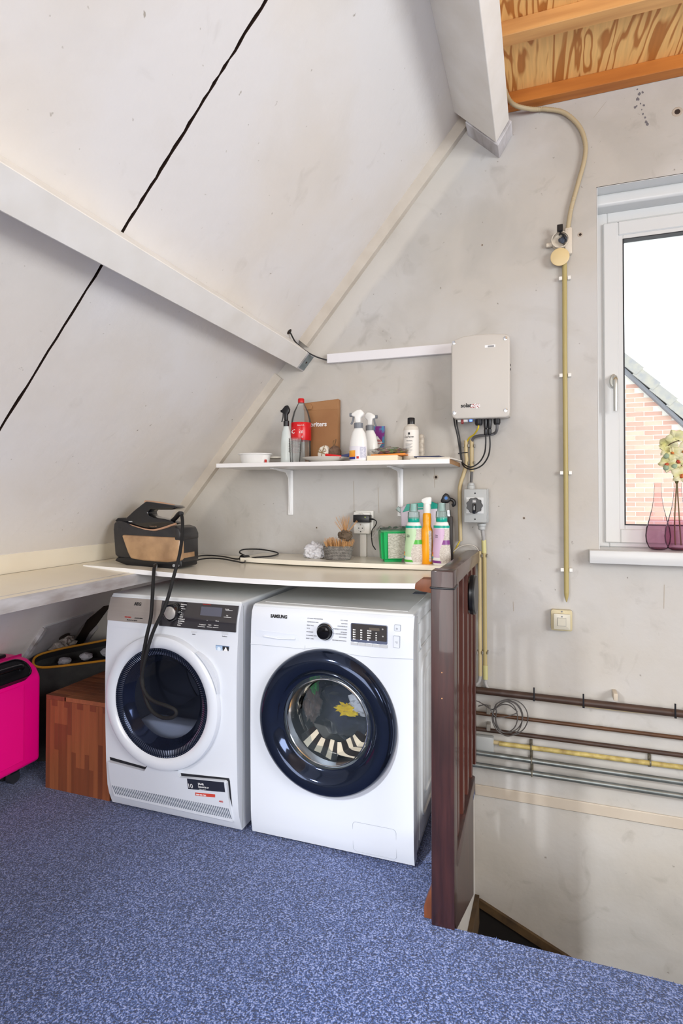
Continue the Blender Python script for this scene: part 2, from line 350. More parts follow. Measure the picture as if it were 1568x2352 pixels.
# gable wall with the window opening
WX0, WX1, WZ0, WZ1 = .229, 1.35, 1.0, 2.504
m = M()
def wallgrid(m, x0, x1, z0, z1): m.box(x0, x1, Y0, Y0+.3, z0, z1)
wallgrid(m, -2.95, WX0, -2.4, 3.2); wallgrid(m, WX1, 3.9, -2.4, 3.2); wallgrid(m, WX0, WX1, -2.4, WZ0); wallgrid(m, WX0, WX1, WZ1, 3.2)
wg = m.build('wall_gable', PLASTER, smooth=0); tag(wg, 'dirty off-white painted plaster gable wall with window', None, kind='structure')
# holes and marks on the wall
HOLEM = mat('drilled_hole', (52, 40, 34), .9); CHIP = mat('chipped_plaster', (176, 164, 150), .9)
for (x, y, r) in ((1555, 257, 6), (1001, 1096, 3.6), (1332, 539, 3.2), (727, 1212, 1.5), (1107, 563, 1.5), (956, 419, 1.4), (1203, 1190, 1.8)):
    p = Q(x, y, Y0); s = r/1304*2.55
    m = M(); m.lathe([(s*1.7, 0), (s*1.5, -.0012), (s*.9, -.0012)], p, 'y', 10); m.mi = 1; m.lathe([(s*.9, -.0013), (s*.3, -.0009)], p, 'y', 10)
    m.build('wall_hole', [CHIP, HOLEM], wg, smooth=0)
m = M(); random.seed(3)
for (x, y) in ((1463, 205), (1468, 215), (1475, 212), (1464, 228), (1470, 238), (1462, 243), (1478, 242), (1473, 252), (1476, 262), (1481, 270), (1483, 280), (1486, 286), (1458, 246)):
    p = Q(x, y, Y0-.0004); s = random.uniform(.003, .007); k = [Vector((math.cos(a)*s*random.uniform(.5, 1.1), 0, math.sin(a)*s*random.uniform(.6, 1.4))) for a in [i*PI/4 for i in range(8)]]
    m.faces([p+q for q in k], [tuple(range(8))])
tag(m.build('soot_marks', mat('soot', (110, 106, 110), .9), wg, smooth=0), kind='stuff')
# hairline scratches and pencil lines
m = M()
for (a, b) in (((1392, 233), (1362, 271)), ((1525, 1343), (1524, 1398)), ((812, 1105), (813, 1180)), ((868, 1120), (870, 1178)), ((997, 1075), (998, 1120)), ((1178, 1382), (1179, 1404))):
    p, q = Q(*a, Y0-.0004), Q(*b, Y0-.0004); d = Vector((.0012, 0, .0005)); m.faces([p-d, p+d, q+d, q-d], [(0, 1, 2, 3)])
tag(m.build('scratches', mat('scratch_grey', (170, 160, 146), .9), wg, smooth=0), kind='stuff')

# sloping roof made of four painted boards with dark open joints
cl = thing('ceiling', (rx(1.5), 1, 1.5), 'white painted sloping roof boards with dark open joints', None, kind='structure')
def slope_board(y0, y1, z0, z1, jl, jr):
    m = M(); n = 60; vs = []; random.seed(int(y1*100)+int(z1*10))
    for side, (yy, j) in enumerate(((y0, jl), (y1, jr))):
        for i in range(n+1):
            z = z0+(z1-z0)*i/n; vs.append(Vector((rx(z), yy+(random.uniform(-.0022, .0022) if j else 0), z)))
    t = len(vs); vs += [v-NRM*.018 for v in vs]; k = n+1; fs = []
    for i in range(n):
        fs += [(i, i+1, k+i+1, k+i), (t+i, t+k+i, t+k+i+1, t+i+1), (i, t+i, t+i+1, i+1), (k+i, k+i+1, t+k+i+1, t+k+i)]
    fs += [(0, k, t+k, t), (n, t+n, t+k+n, k+n)]
    m.faces(vs, fs); m.bm.faces.ensure_lookup_table()
    for f in m.bm.faces:
        if abs(f.calc_center_median().y-y0) < .004 or abs(f.calc_center_median().y-y1) < .004: f.material_index = 1
    return m.build('roof_board', [SLOPE, mat('dark_brown_cut_edge', (50, 32, 22), .9)], cl, smooth=0)
slope_board(-3, -.95, 1.93, 3.0, 0, 0)
slope_board(-.9, 1.2655, 1.93, 3.0, 0, 1); slope_board(1.2745, 2.5, 1.93, 3.0, 1, 0)
slope_board(-3, 1.2655, -.02, 1.93, 0, 1); slope_board(1.2745, 2.5, -.02, 1.93, 1, 0)
m = M(); m.faces([Vector((rx(z), y, z))-NRM*d for d in (.02, .05) for z in (-.1, 3.1) for y in (-3, 2.5)], [(0, 1, 3, 2), (4, 6, 7, 5), (0, 4, 5, 1), (2, 3, 7, 6)])
m.build('roof_backing', mat('dark_brown_batten', (62, 40, 26), .9), cl, smooth=0)
STAIN = mat('ochre_stain', (176, 158, 134), .8)
# bare patches low behind the dryer: access panel, torn opening with insulation
def on_roof(poly, th, name, mt, par, off=0.):
    P = [roof_pt(x, y, off) for x, y in poly]; n = len(P); m = M()
    m.faces([p+NRM*th for p in P]+[p for p in P], [tuple(range(n))]+[(i, (i+1) % n, n+(i+1) % n, n+i) for i in range(n)]); return m.build(name, mt, par, smooth=0)
DBROWN = mat('bare_dark_board', (54, 38, 28), .8, c2=(32, 22, 16), cs=12, cf=.6)
on_roof([(250, 1390), (238, 1392), (200, 1424), (170, 1476), (150, 1520), (240, 1545), (258, 1480)], .003, 'bare_board', DBROWN, cl)
on_roof([(102, 1437), (212, 1404), (182, 1440), (150, 1492), (150, 1500), (90, 1505), (84, 1512), (54, 1508)], .009, 'access_panel', mat('patched_panel', (190, 188, 190), .7, c2=(160, 156, 156), cs=9, cf=.5), cl)
on_roof([(97, 1440), (103, 1440), (57, 1512), (50, 1511)], .018, 'batten', OLDPAINT, cl)
on_roof([(246, 1408), (250, 1440), (196, 1500), (178, 1500), (205, 1452)], .022, 'torn_strip', OLDPAINT, cl)
on_roof([(252, 1446), (254, 1464), (218, 1500), (208, 1500)], .020, 'torn_strip', mat('grey_painted_lath', (176, 170, 166), .7), cl)
p = roof_pt(148, 1462, .012); m = M(); m.lathe([(.024, 0), (.0, .001)], (0, 0, 0), 'z', 14, 1.4, .9)
m.bm.transform(Matrix.Translation(p) @ NRM.to_track_quat('Z', 'Y').to_matrix().to_4x4()); m.build('torn_hole', HOLEM, cl)
m = M(); m.blob(roof_pt(140, 1483, .02), (.060, .06, .05), 4, .45, 2.2, 4); m.build('insulation_wad', mat('grey_insulation', (206, 198, 190), .95, c2=(120, 110, 104), cs=40, cf=.5), cl, 0)

# gable battens following the slope (white), purlins and ridge beam
def gable_batten(z0, z1, wdt, th, name):
    m = M(); a = Vector((rx(z0), 0, z0)); b = Vector((rx(z1), 0, z1)); s = NRM*wdt
    v = [a, a+s, b+s, b]; vs = [p+Vector((0, Y0-th, 0)) for p in v]+[p+Vector((0, Y0, 0)) for p in v]
    m.faces(vs, [(0, 1, 2, 3), (4, 7, 6, 5), (0, 4, 5, 1), (1, 5, 6, 2), (2, 6, 7, 3), (3, 7, 4, 0)])
    o = m.build(name, BATT, smooth=0); return o
BATT = mat('cream_batten_paint', (206, 198, 186), .55, c2=(188, 178, 164), cs=9, cf=.5, bump=.2, bs=20)
tag(gable_batten(1.99, 2.9, .048, .032, 'trim_1'), 'white batten along the upper roof slope against gable wall', None, kind='structure')
tag(gable_batten(.93, 1.84, .042, .032, 'trim_2'), 'white batten along the lower roof slope against gable wall', None, kind='structure')
def beam(zt, wdt, dep, y0, y1, name, endm=None, twist=0.):
    T = Vector((rx(zt), 0, zt)); m = M(); c = [T, T+NRM*dep, T+NRM*dep+DWN*wdt, T+DWN*wdt]
    vs = [p+Vector((0, y, 0)) for y in (y0, y1) for p in c]
    t = bmesh.new(); v = [t.verts.new(p) for p in vs]
    for f in ((0, 1, 2, 3), (7, 6, 5, 4), (0, 4, 5, 1), (1, 5, 6, 2), (2, 6, 7, 3), (3, 7, 4, 0)): t.faces.new([v[i] for i in f])
    bmesh.ops.recalc_face_normals(t, faces=t.faces); bmesh.ops.bevel(t, geom=[e for e in t.edges], offset=.002, segments=1, affect='EDGES'); m.merge(t)
    return m.build(name, WHITEWOOD, smooth=30)
pur = beam(1.977, .088, .10, -3, 2.425, 'trim_3'); tag(pur, 'white painted purlin crossing the sloping roof', None, kind='structure')
# end block + metal bracket of the purlin
T = Vector((rx(1.977), 0, 1.977)); m = M()
c = [T+NRM*.02, T+NRM*.1, T+NRM*.1+DWN*.088, T+DWN*.088+NRM*.02]; vs = [p+Vector((0, y, 0)) for y in (2.43, 2.5) for p in c]
m.faces(vs, [(0, 1, 2, 3), (0, 4, 5, 1), (1, 5, 6, 2), (2, 6, 7, 3), (3, 7, 4, 0)]); m.build('purlin_end', OLDPAINT, pur, 0)
c = [T+NRM*.1012+DWN*.004, T+NRM*.1012+DWN*.082]; m = M()
m.faces([c[0]+Vector((0, 2.437, 0)), c[1]+Vector((0, 2.437, 0)), c[1]+Vector((0, 2.497, 0)), c[0]+Vector((0, 2.497, 0))], [(0, 1, 2, 3)]); m.build('bracket_plate', mat('grey_zinc', (140, 150, 152), .5, .3, c2=(110, 120, 122), cs=40, cf=.6), pur, 0)
p = T+NRM*.1022+DWN*.043+Vector((0, 2.467, 0)); m = M(); m.cyl(p, p-NRM*.001, .006, n=10); m.build('bracket_slot', HOLEM, pur, 0)
def prism_y(name, pts, y0, y1, mt, par=None):
    t = bmesh.new(); v = [t.verts.new((x, y, z)) for y in (y0, y1) for x, z in pts]
    for f in ((0, 1, 2, 3), (7, 6, 5, 4), (0, 4, 5, 1), (1, 5, 6, 2), (2, 6, 7, 3), (3, 7, 4, 0)): t.faces.new([v[i] for i in f])
    bmesh.ops.recalc_face_normals(t, faces=t.faces); bmesh.ops.bevel(t, geom=list(t.edges), offset=.002, segments=1, affect='EDGES'); m = M(); m.merge(t); return m.build(name, mt, par, 30)
rid = prism_y('trim_4', [(-.330, 2.875), (-.158, 2.708), (-.106, 2.792), (-.262, 2.952)], -3, 2.40, WHITEWOOD); tag(rid, 'white upper beam between sloping boards and plywood ceiling', None, kind='structure')
prism_y('beam_shoe', [(-.285, 2.826), (-.152, 2.698), (-.096, 2.790), (-.20, 2.90)], 2.406, 2.5, OLDPAINT, rid)

# plywood ceiling with pine joists
cp = M().box(-.29, 2.5, -3, 2.5, 2.94, 2.96).build('ceiling', PLY, smooth=0); tag(cp, 'varnished plywood ceiling with flame grain between pine joists', None, kind='structure')
jp = None
for y0, y1, mt in ((2.445, 2.499, JOIST), (2.07, 2.125, JOISTL), (1.66, 1.715, JOIST), (1.2, 1.25, JOIST)):
    M().box(-.17, 2.5, y0, y1, 2.886, 2.94, .002, 1).build('joist', mt, cp)
# right slope and rear wall (behind the camera), keep the room closed
m = M(); q = [Vector((2.3, 0, 2.97)), Vector((3.95, 0, 1.0)), Vector((3.95, 0, -.05))]
for a, b in zip(q, q[1:]): m.faces([a+Vector((0, -3, 0)), a+Vector((0, 2.5, 0)), b+Vector((0, 2.5, 0)), b+Vector((0, -3, 0))], [(0, 1, 2, 3)])
tag(m.build('wall_right', SLOPE, smooth=0), 'white sloping boards on the right side of attic', None, kind='structure')
tag(M().box(-2.95, 3.95, -3.1, -3, -.05, 3.1).build('wall_back', PLASTER, smooth=0), 'off-white rear gable wall', None, kind='structure')
# stairwell
m = M(); m.box(-.28, -.262, 1.69, 2.5, -2.4, -.021); o = m.build('wall_left', PLASTER, smooth=0); tag(o, 'plaster side wall of the stairwell under banister', None, kind='structure')
tag(M().box(-.28, 3.95, 1.63, 1.66, -2.4, -.26).build('wall_front', PLASTER, smooth=0), 'plaster near side wall of stairwell', None, kind='structure')
m = M(); m.box(-.262, 3.9, Y0-.010, Y0, -.023, .021, .003, 1)
tag(m.build('trim_5', mat('aged_trim_paint', (196, 186, 172), .55, c2=(184, 172, 156), cs=8, cf=.5), smooth=30), 'flat painted trim board along gable wall at floor level', None, kind='structure')
SKIRT = mat('old_ochre_wood', (96, 74, 44), .7, c2=(40, 28, 18), cs=14, cf=.6)
st = thing('staircase', (.2, 2.1, -2.3), 'dark brown wooden stairs going down in stairwell', 'stairs')
for k in range(7):
    x = -.255+k*.23; z = -.80-k*.2
    M().box(x, x+.25, 1.67, 2.48, z-.035, z, .006, 2).build('tread', DBROWN, st); M().box(x+.23, x+.245, 1.67, 2.49, z-.2, z-.03).build('riser', DBROWN, st)
m = M(); m.prism([(-.262, -.463), (-.24, -.459), (1.25, -1.09), (1.25, -1.13), (-.25, -.487), (-.262, -.49)], Y0-.016, Y0-.0005, 'y'); m.build('stringer', SKIRT, st, 0)
m = M(); m.prism([(-.262, -.488), (-.25, -.487), (1.25, -1.13), (1.25, -2.3), (-.262, -2.3)], Y0-.003, Y0-.0003, 'y'); m.build('void_plate', mat('void_black', (22, 15, 11), .8, c2=(12, 8, 7), cs=9, cf=.5), st, 0)  # near-black plate paints the darkness of the void below the stringer
m = M(); m.prism([(1.70, -.30), (1.95, -.36), (2.49, -.44), (2.49, -.56), (1.7, -.56)], -.2615, -.244, 'x'); m.build('stringer', SKIRT, st, 0)

# ------------------------------------------------------------------ window
win = thing('window_1', (.8, 2.6, 1.03), 'white plastic window with handle in the gable wall', None, kind='structure')
FY = 2.62
def frame(m, x0, x1, z0, z1, t, y0, y1, bev=.004):
    for b in ((x0, x0+t, z0, z1), (x1-t, x1, z0, z1), (x0+t, x1-t, z0, z0+t), (x0+t, x1-t, z1-t, z1)): m.box(b[0], b[1], y0, y1, b[2], b[3], bev, 1)
m = M(); frame(m, .236, 1.34, 1.036, 2.455, .045, FY+.012, 2.70); m.build('window_frame', UPVC, win)
m = M(); frame(m, .264, 1.31, 1.055, 2.405, .058, FY-.002, 2.69); frame(m, .318, 1.256, 1.108, 2.352, .022, FY+.004, 2.68, .002); sash = m.build('sash', UPVC, win)
m = M(); frame(m, .340, 1.236, 1.129, 2.331, .004, FY+.002, 2.66, 0); m.build('glazing_bead', mat('gasket', (40, 42, 46), .6), sash, 0)
M().box(.343, 1.232, 2.652, 2.656, 1.132, 2.328).build('pane', GLASSW, sash, 0)
M().box(WX0, 1.35, 2.56, 2.7, 2.452, WZ1, .012, 3).build('head_trim', UPVC, win)
M().box(WX0-.0005, WX0+.003, Y0, FY+.02, 1.035, WZ1).build('reveal_lining', UPVC, win, 0)
M().box(1.34, 1.36, Y0, 2.7, 1.035, WZ1).build('reveal_lining', UPVC, win, 0)
M().box(WX0, 1.35, Y0, 2.57, WZ1-.002, WZ1+.002).build('reveal_lining', UPVC, win, 0)
sl = M(); sl.box(.19, 1.42, 2.44, 2.5, .985, 1.036, .003, 2); sl.box(.232, 1.35, 2.495, 2.66, 1.0, 1.036); sl.build('window_sill', UPVC, win)
# handle
c = Q(1410, 900, FY-.002); hp = Q(1408, 876, FY-.004)
m = M(); m.lathe([(.0, -.012), (.012, -.012), (.0155, -.008), (.0155, 0)], (hp.x, FY-.002, hp.z), 'y', 24, 1, 1.9); hb = m.build('handle_plate', ALU, sash)
m = M(); m.tube([(hp.x+.002, FY-.014, hp.z+.012), (hp.x+.003, FY-.040, hp.z+.008), (hp.x+.004, FY-.047, hp.z-.03), (hp.x+.004, FY-.045, hp.z-.13)], lambda t: .0095-.002*abs(t-.6), 12); m.build('window_handle', ALU, sash)
m = M(); m.cyl((hp.x+.003, FY-.049, hp.z+.0), (hp.x+.003, FY-.052, hp.z), .0075, n=16); m.build('key_cylinder', mat('brass', (120, 100, 60), .4, .6), sash)

# ------------------------------------------------------------------ neighbour's house outside
hs = thing('brick_house', (1.6, 8.6, 1), 'neighbouring brick gable with grey verge tiles seen through the window', 'house')
MORT = mat('pale_mortar', (226, 222, 214), .9); BRK = [mat('pale_red_brick', (206, 172, 156), .9, c2=(196, 158, 140), cs=6), mat('buff_brick', (212, 184, 166), .9, c2=(202, 172, 152), cs=6), mat('pink_brick', (200, 162, 148), .9, c2=(190, 150, 136), cs=6)]
SLP = -(2.421-3.158)/(1.801-1.13)      # slope of the verge
def verge(x): return 3.158-(x-1.13)*1.098
m = M(); gx = [.2+.1*i for i in range(39)]; gt = [min(verge(x)-.20, 2.62+(x-.9)*1.4 if x > .9 else 1.85+(x-.2)*1.1) for x in gx]
m.faces([(x, y, z) for x, t in zip(gx, gt) for y, z in ((8.6, 0), (8.6, t), (8.9, t), (8.9, 0))], [(4*i+k, 4*i+4+k, 4*i+4+(k+1) % 4, 4*i+(k+1) % 4) for i in range(38) for k in range(4)]); m.build('gable_mortar', MORT, hs, 0)
bme = None; k = 0
for row in range(37):
    z = .66+row*.0645
    for c_ in range(8):
        x = .92+c_*.222+(row % 2)*.111
        top = verge(x+.15)-.18
        if z+.055 > top or z+.055 > 2.70+(x-.98)*1.0 and x < 1.2 or k >= 298: continue
        if bme is None:
            b0 = M().box(x, x+.210, 8.594, 8.62, z, z+.052).build('brick', BRK[0], hs, 0); bme = b0; base = (x, z); k += 1; meshes = [b0.data]
            for mm in BRK[1:]: d_ = b0.data.copy(); d_.materials.clear(); d_.materials.append(mm); meshes.append(d_)
            continue
        n_ = bme.copy(); n_.data = meshes[random.randrange(3)]; COL.objects.link(n_); n_.location = Vector(bme.location)+Vector((x-base[0], random.uniform(-.003, .003), z-base[1])); k += 1
TILE = mat('grey_roof_tile', (150, 152, 156), .85, c2=(176, 172, 160), cs=14, cf=.5)
d = Vector((1, 0, -1.098)).normalized(); nn = Vector((1.098, 0, 1)).normalized()
m = M(); a = Vector((1.10, 8.50, verge(1.10)-.185)); b = a+d*3.6
m.faces([a, b, b-nn*.04, a-nn*.04]+[q+Vector((0, .12, 0)) for q in (a, b, b-nn*.04, a-nn*.04)], [(0, 1, 2, 3), (0, 4, 5, 1), (3, 2, 6, 7), (0, 3, 7, 4)]); m.build('verge_board', mat('grey_blue_soffit', (122, 124, 130), .7), hs, 0)
for i in range(9):
    a = Vector((1.02, 8.47+.005*i, verge(1.02)-.185))+d*(i*.295)-d*.02; L = .33; tk = nn*(.13)
    m = M(); lift = nn*.026
    m.faces([a, a+d*L+lift*.9, a+d*L+tk+lift, a+tk]+[q+Vector((0, .3-.005*i, 0)) for q in (a, a+d*L+lift*.9, a+d*L+tk+lift, a+tk)], [(0, 1, 2, 3), (7, 6, 5, 4), (0, 4, 5, 1), (1, 5, 6, 2), (2, 6, 7, 3), (3, 7, 4, 0)])
    m.build('roof_tile', TILE, hs, 0)

# ------------------------------------------------------------------ left shelf, worktop board, strip
sh = thing('side_shelf', (-1.75, .6, .885), 'thick cream-painted side shelf under the roof slope with worn white front edge', 'shelf')
def plank(pts, z0s, z1s, name, mt, par):   # pts: 4 corners (x,y); per-corner z
    m = M(); m.faces([(p[0], p[1], z) for p, z in zip(pts, z0s)]+[(p[0], p[1], z) for p, z in zip(pts, z1s)], [(3, 2, 1, 0), (4, 5, 6, 7), (0, 1, 5, 4), (1, 2, 6, 5), (2, 3, 7, 6), (3, 0, 4, 7)]); return m.build(name, mt, par, 0)
plank([(-1.555, -1.6), (-1.555, 2.495), (-1.885, 2.495), (-1.885, -1.6)], [.90]*4, [.932, .932, .955, .955], 'front_plank', CREAM, sh)
plank([(-1.552, -1.6), (-1.552, 2.495), (-1.59, 2.495), (-1.59, -1.6)], [.886]*4, [.9315, .9315, .9345, .9345], 'edge_board', OLDPAINT, sh)
plank([(-1.888, -1.6), (-1.888, 2.495), (-1.955, 2.495), (-1.955, -1.6)], [.90]*4, [.953, .953, .955, .955], 'rear_plank', CREAM, sh)
m = M(); v = [(-1.893, .955), (-1.876+.004, 1.028), (-1.88, 1.034), (-1.95, .955)]
m.prism(v, -1.6, 2.495, 'y'); 
for q in m.bm.verts: pass
m.build('back_fillet', CREAM, sh, 0)
# worktop: long white board sagging over the two machines
bx = [(-1.826, .955), (-1.6, .951), (-1.43, .945), (-1.1, .938), (-.82, .938), (-.58, .943), (-.335, .953)]
bz = bullet(bx)
wt = thing('worktop', (-1.05, 2.2, .935), 'long white worktop board sagging over dryer and washing machine', 'worktop')
m = M(); n = 40; vs = []; fs = []
for i in range(n+1):
    x = -1.826+(1.491)*i/n; z = bz(x); y = 1.925-.012*math.sin(PI*i/n)
    vs += [(x, y, z), (x, 2.495, .952), (x, 2.495, .934), (x, y, z-.018)]
for i in range(n): b = i*4; fs += [(b, b+4, b+5, b+1), (b+1, b+5, b+6, b+2), (b+2, b+6, b+7, b+3)]
fs += [(0, 1, 2, 3), (n*4+3, n*4+2, n*4+1, n*4)]
m.faces(vs, fs); m.build('board', BOARD, wt, 30)
m = M(); vs = []; fs = []
for i in range(n+1):
    x = -1.828+(1.4932)*i/n; z = bz(x)+.0003; y = 1.925-.012*math.sin(PI*i/n)-.0012
    vs += [(x, y, z), (x, y, z-.0186)]
for i in range(n): b = i*2; fs += [(b, b+2, b+3, b+1)]
m.faces(vs, fs); m.build('edge_band', EDGEW, wt, 30)
rs = M(); vs = []; fs = []
for i in range(21):
    x = -1.27+.935*i/20; y = bullet([(-1.27, 2.272), (-1.0, 2.245), (-.74, 2.245), (-.335, 2.272)])(x); z = .972
    vs += [(x, y, z), (x, 2.497, z), (x, 2.497, z-.019), (x, y, z-.019)]
for i in range(20): b = i*4; fs += [(b, b+4, b+5, b+1), (b+1, b+5, b+6, b+2), (b+2, b+6, b+7, b+3), (b+3, b+7, b+4, b)]
fs += [(0, 1, 2, 3), (83, 82, 81, 80)]
rs.faces(vs, fs); tag(rs.build('back_strip_board', BOARD, None, 30), 'narrow white board lying along gable wall at the back of worktop', 'board')
ZS = .972; ZB = .9545; ZU = 1.393

# ------------------------------------------------------------------ machines
def front_panel(m, x0, x1, z0, z1, cx, cz, R, prof, n=96, rings=9):
    pts = []
    per = []
    for i in range(n):
        a = 2*PI*i/n; c, s = math.cos(a), math.sin(a)
        tx = ((x1-cx) if c > 0 else (cx-x0))/max(abs(c), 1e-9); tz = ((z1-cz) if s > 0 else (cz-z0))/max(abs(s), 1e-9); t = min(tx, tz); per.append((c, s, t))
    # snap the nearest samples onto the corners
    for X, Z in ((x0, z0), (x0, z1), (x1, z0), (x1, z1)):
        j = min(range(n), key=lambda i: (cx+per[i][0]*per[i][2]-X)**2+(cz+per[i][1]*per[i][2]-Z)**2)
        dx, dz = X-cx, Z-cz; L = math.hypot(dx, dz); per[j] = (dx/L, dz/L, L)
    vs = []
    for k in range(rings+1):
        f = k/rings
        for c, s, t in per:
            r = R+(t-R)*f; x = cx+c*r; z = cz+s*r; vs.append((x, prof(z), z))
    fs = [(k*n+i, k*n+(i+1) % n, (k+1)*n+(i+1) % n, (k+1)*n+i) for k in range(rings) for i in range(n)]
    m.faces(vs, fs)
    return [vs[rings*n+i] for i in range(n)]
def patch(x0, x1, z0, z1, prof, off, th, name, mt, par, nx=2, nz=10, cut=None):
    m = M(); vs = []; 
    for s_ in (off, off-th):
        for i in range(nz+1):
            z = z0+(z1-z0)*i/nz
            for j in range(nx+1):
                x = x0+(x1-x0)*j/nx; vs.append((x, prof(z)-s_, z))
    K = (nz+1)*(nx+1); fs = []
    for i in range(nz):
        for j in range(nx):
            a = i*(nx+1)+j; fs += [(a, a+1, a+nx+2, a+nx+1)]
    for i in range(nz):
        a = i*(nx+1); b = a+nx; fs += [(a, a+nx+1, K+a+nx+1, K+a), (b, K+b, K+b+nx+1, b+nx+1)]
    for j in range(nx):
        t = nz*(nx+1)+j; fs += [(j, K+j, K+j+1, j+1), (t, t+1, K+t+1, K+t)]
    m.faces(vs, fs); return m.build(name, mt, par, 40)

# ---- dryer
DX0, DX1 = -1.633, -1.042
dprof = bullet([(.012, 1.886), (.04, 1.872), (.09, 1.858), (.19, 1.849), (.36, 1.842), (.52, 1.840), (.64, 1.842), (.735, 1.850), (.78, 1.853), (.845, 1.872), (.852, 1.885)])
dr = thing('tumble_dryer', (-1.337, 2.15, 0), 'white tumble dryer with silver and black control panel left of the washing machine', 'dryer')
DCX, DCZ = -1.362, .462
m = M(); rim = front_panel(m, DX0, DX1, .012, .848, DCX, DCZ, .2, dprof, 128, 12)
n = len(rim); vs = list(rim)+[(x, 2.44, z) for x, y, z in rim]; m.faces(vs, [(i, n+i, n+(i+1) % n, (i+1) % n) for i in range(n)]+[tuple(range(n, 2*n))])
bmesh.ops.remove_doubles(m.bm, verts=m.bm.verts, dist=.0004); m.build('body', APPL, dr, 30)
M().box(DX0+.001, DX1-.001, 1.876, 2.44, .84, .856, .005, 3).build('top_plate', APPLT, dr)
for x in (DX0+.05, DX1-.05):
    for y in (1.93, 2.40): M().cyl((x, y, 0), (x, y, .013), .018, n=14).build('foot', BLACK, dr)
# lower edge chamfer on the left, vertical front-edge seam
M().box(DX1-.0005, DX1+.0012, 1.888, 1.8905, .02, .84).build('side_seam', GREYP, dr, 0)
# drum
m = M(); m.cap = False; m.lathe([(.198, 1.86), (.198, 2.02), (.265, 2.04), (.265, 2.38)], (DCX, 0, DCZ), 'y', 48); m.build('drum', STEEL, dr)
m = M(); m.lathe([(.262, 2.375), (.12, 2.385), (0, 2.385)], (DCX, 0, DCZ), 'y', 48); m.build('drum_back', mat('drum_back_steel', (96, 100, 110), .4, .6), dr)
M().box(DCX-.17, DCX+.2, 1.99, 2.36, DCZ-.2, DCZ-.155, .012, 3).build('drum_paddle', mat('paddle_grey', (128, 136, 150), .4), dr)
M().box(DCX-.16, DCX+.18, 1.905, 1.985, DCZ-.19, DCZ-.11, .012, 3).build('lint_filter', mat('lint_filter_grey', (150, 158, 170), .4), dr)
# door: white ring, ribbed dark ring, tinted glass
fy = 1.838
m = M(); m.cap = False; m.lathe([(.256, .012), (.2565, -.006), (.252, -.016), (.243, -.021), (.226, -.022), (.213, -.018), (.207, -.012)], (DCX, fy, DCZ), 'y', 96); door = m.build('door', APPL, dr)
m = M(); m.cap = False; m.lathe([(.207, -.012), (.200, -.013), (.178, -.002), (.168, .012), (.150, .030)], (DCX, fy, DCZ), 'y', 96); m.build('door_ring', CHROME, door)
m = M()
for i in range(150):
    a = 2*PI*i/150; c, s = math.cos(a), math.sin(a); t = Vector((-s, 0, c))*.0014
    p = Vector((DCX+c*.204, fy-.0128, DCZ+s*.204)); q = Vector((DCX+c*.181, fy-.0045, DCZ+s*.181)); l_ = Vector((0, -.0016, 0)); m.faces([p-t, p+t, q+t, q-t, p+l_, q+l_], [(0, 4, 5, 3), (1, 2, 5, 4)])
tag(m.build('door_ribs', mat('rib_grey_blue', (92, 98, 116), .3, .5), door, 0), kind='stuff')
m = M(); m.cap = False; m.lathe([(.1795, -.0035), (.10, -.0065), (0.0, -.0075)], (DCX, fy, DCZ), 'y', 96); m.build('door_glass', TINT, door)
# door grip on the right
m = M()
for k in range(15):
    a = math.radians(18+k*3.0); pass
g = []
for k in range(13):
    a = math.radians(14+k*3.2); g.append((DCX+math.cos(a)*.2575, DCZ+math.sin(a)*.2575))
for k in range(12, -1, -1):
    a = math.radians(14+k*3.2); rr = .2575+.016*math.sin(PI*min(1, (12-k)/12*1.0+.0))*1.0; g.append((DCX+math.cos(a)*(rr+.002), DCZ+math.sin(a)*(rr+.002)))
m.prism(g, fy-.016, fy+.012, 'y'); m.build('door_grip', APPL, door, 30)
# control panel
patch(DX0+.0015, -1.384, .752, .842, dprof, .0045, .0045, 'silver_fascia', SILVER, dr, 2, 8)
cpn = patch(-1.384, DX1-.008, .749, .842, dprof, .0055, .0055, 'control_panel', mat('dryer_black_panel', (48, 46, 50), .12, coat=.5), dr, 2, 8)
patch(DX0+.004, -1.45, .728, .752, dprof, .003, .003, 'drawer_front', APPL, dr, 2, 3)
KX, KZ = Q(393, 1407, 1.84).x, Q(393, 1407, 1.84).z
yk = dprof(KZ)-.006
m = M(); m.lathe([(.035, .008), (.035, -.018), (.031, -.024), (.025, -.022)], (KX, yk, KZ), 'y', 40); m.build('dial_ring', BLACKG, cpn)
m = M(); m.lathe([(.0255, -.010), (.0245, -.025), (.018, -.027), (0, -.027)], (KX, yk, KZ), 'y', 40); m.build('dial_knob', mat('satin_silver', (196, 192, 186), .3, .5), cpn)
def dt(x, y, s, size, mt, nm='lettering', par=dr, off=.0065, prof=dprof, Yp=1.85, **k):
    p = Q(x, y, Yp); p = Q(x, y, prof(p.z)-off); return text(nm, s, (p.x, prof(p.z)-off, p.z), size, mt, par, rot=(PI/2-.28 if y < 1447 else PI/2, 0, 0), **k)
dt(308, 1390, 'AEG', .0175, INK, 'logo', bold=.0004, sx=1.0)
dt(286, 1418, '8000 SERIES', .0060, INKR, sx=1.0); dt(309, 1420.5, '| LAVATHERM', .0060, INK); dt(291, 1424.5, 'AbsoluteCare System', .0056, INK)
for i, s in enumerate(('Programma', 'Katoen', 'Synthetica', 'Mix', 'Wol', 'Zijde', 'Dekbed', 'Beddengoed', 'Sportkleding', 'Outdoor', 'Denim')):
    dt(416-i*.9, 1389+i*4.75, s, .0054, INKW, bold=.0001)
p0 = Q(462, 1393, 1.86); p1 = Q(510, 1416, 1.86); patch(p0.x, p1.x, p1.z, p0.z, dprof, .0065, .001, 'display', mat('lcd_grey', (88, 90, 104), .25), cpn, 1, 3)
dt(466, 1388.5, 'ProSense 3D Scan', .0048, INKR)
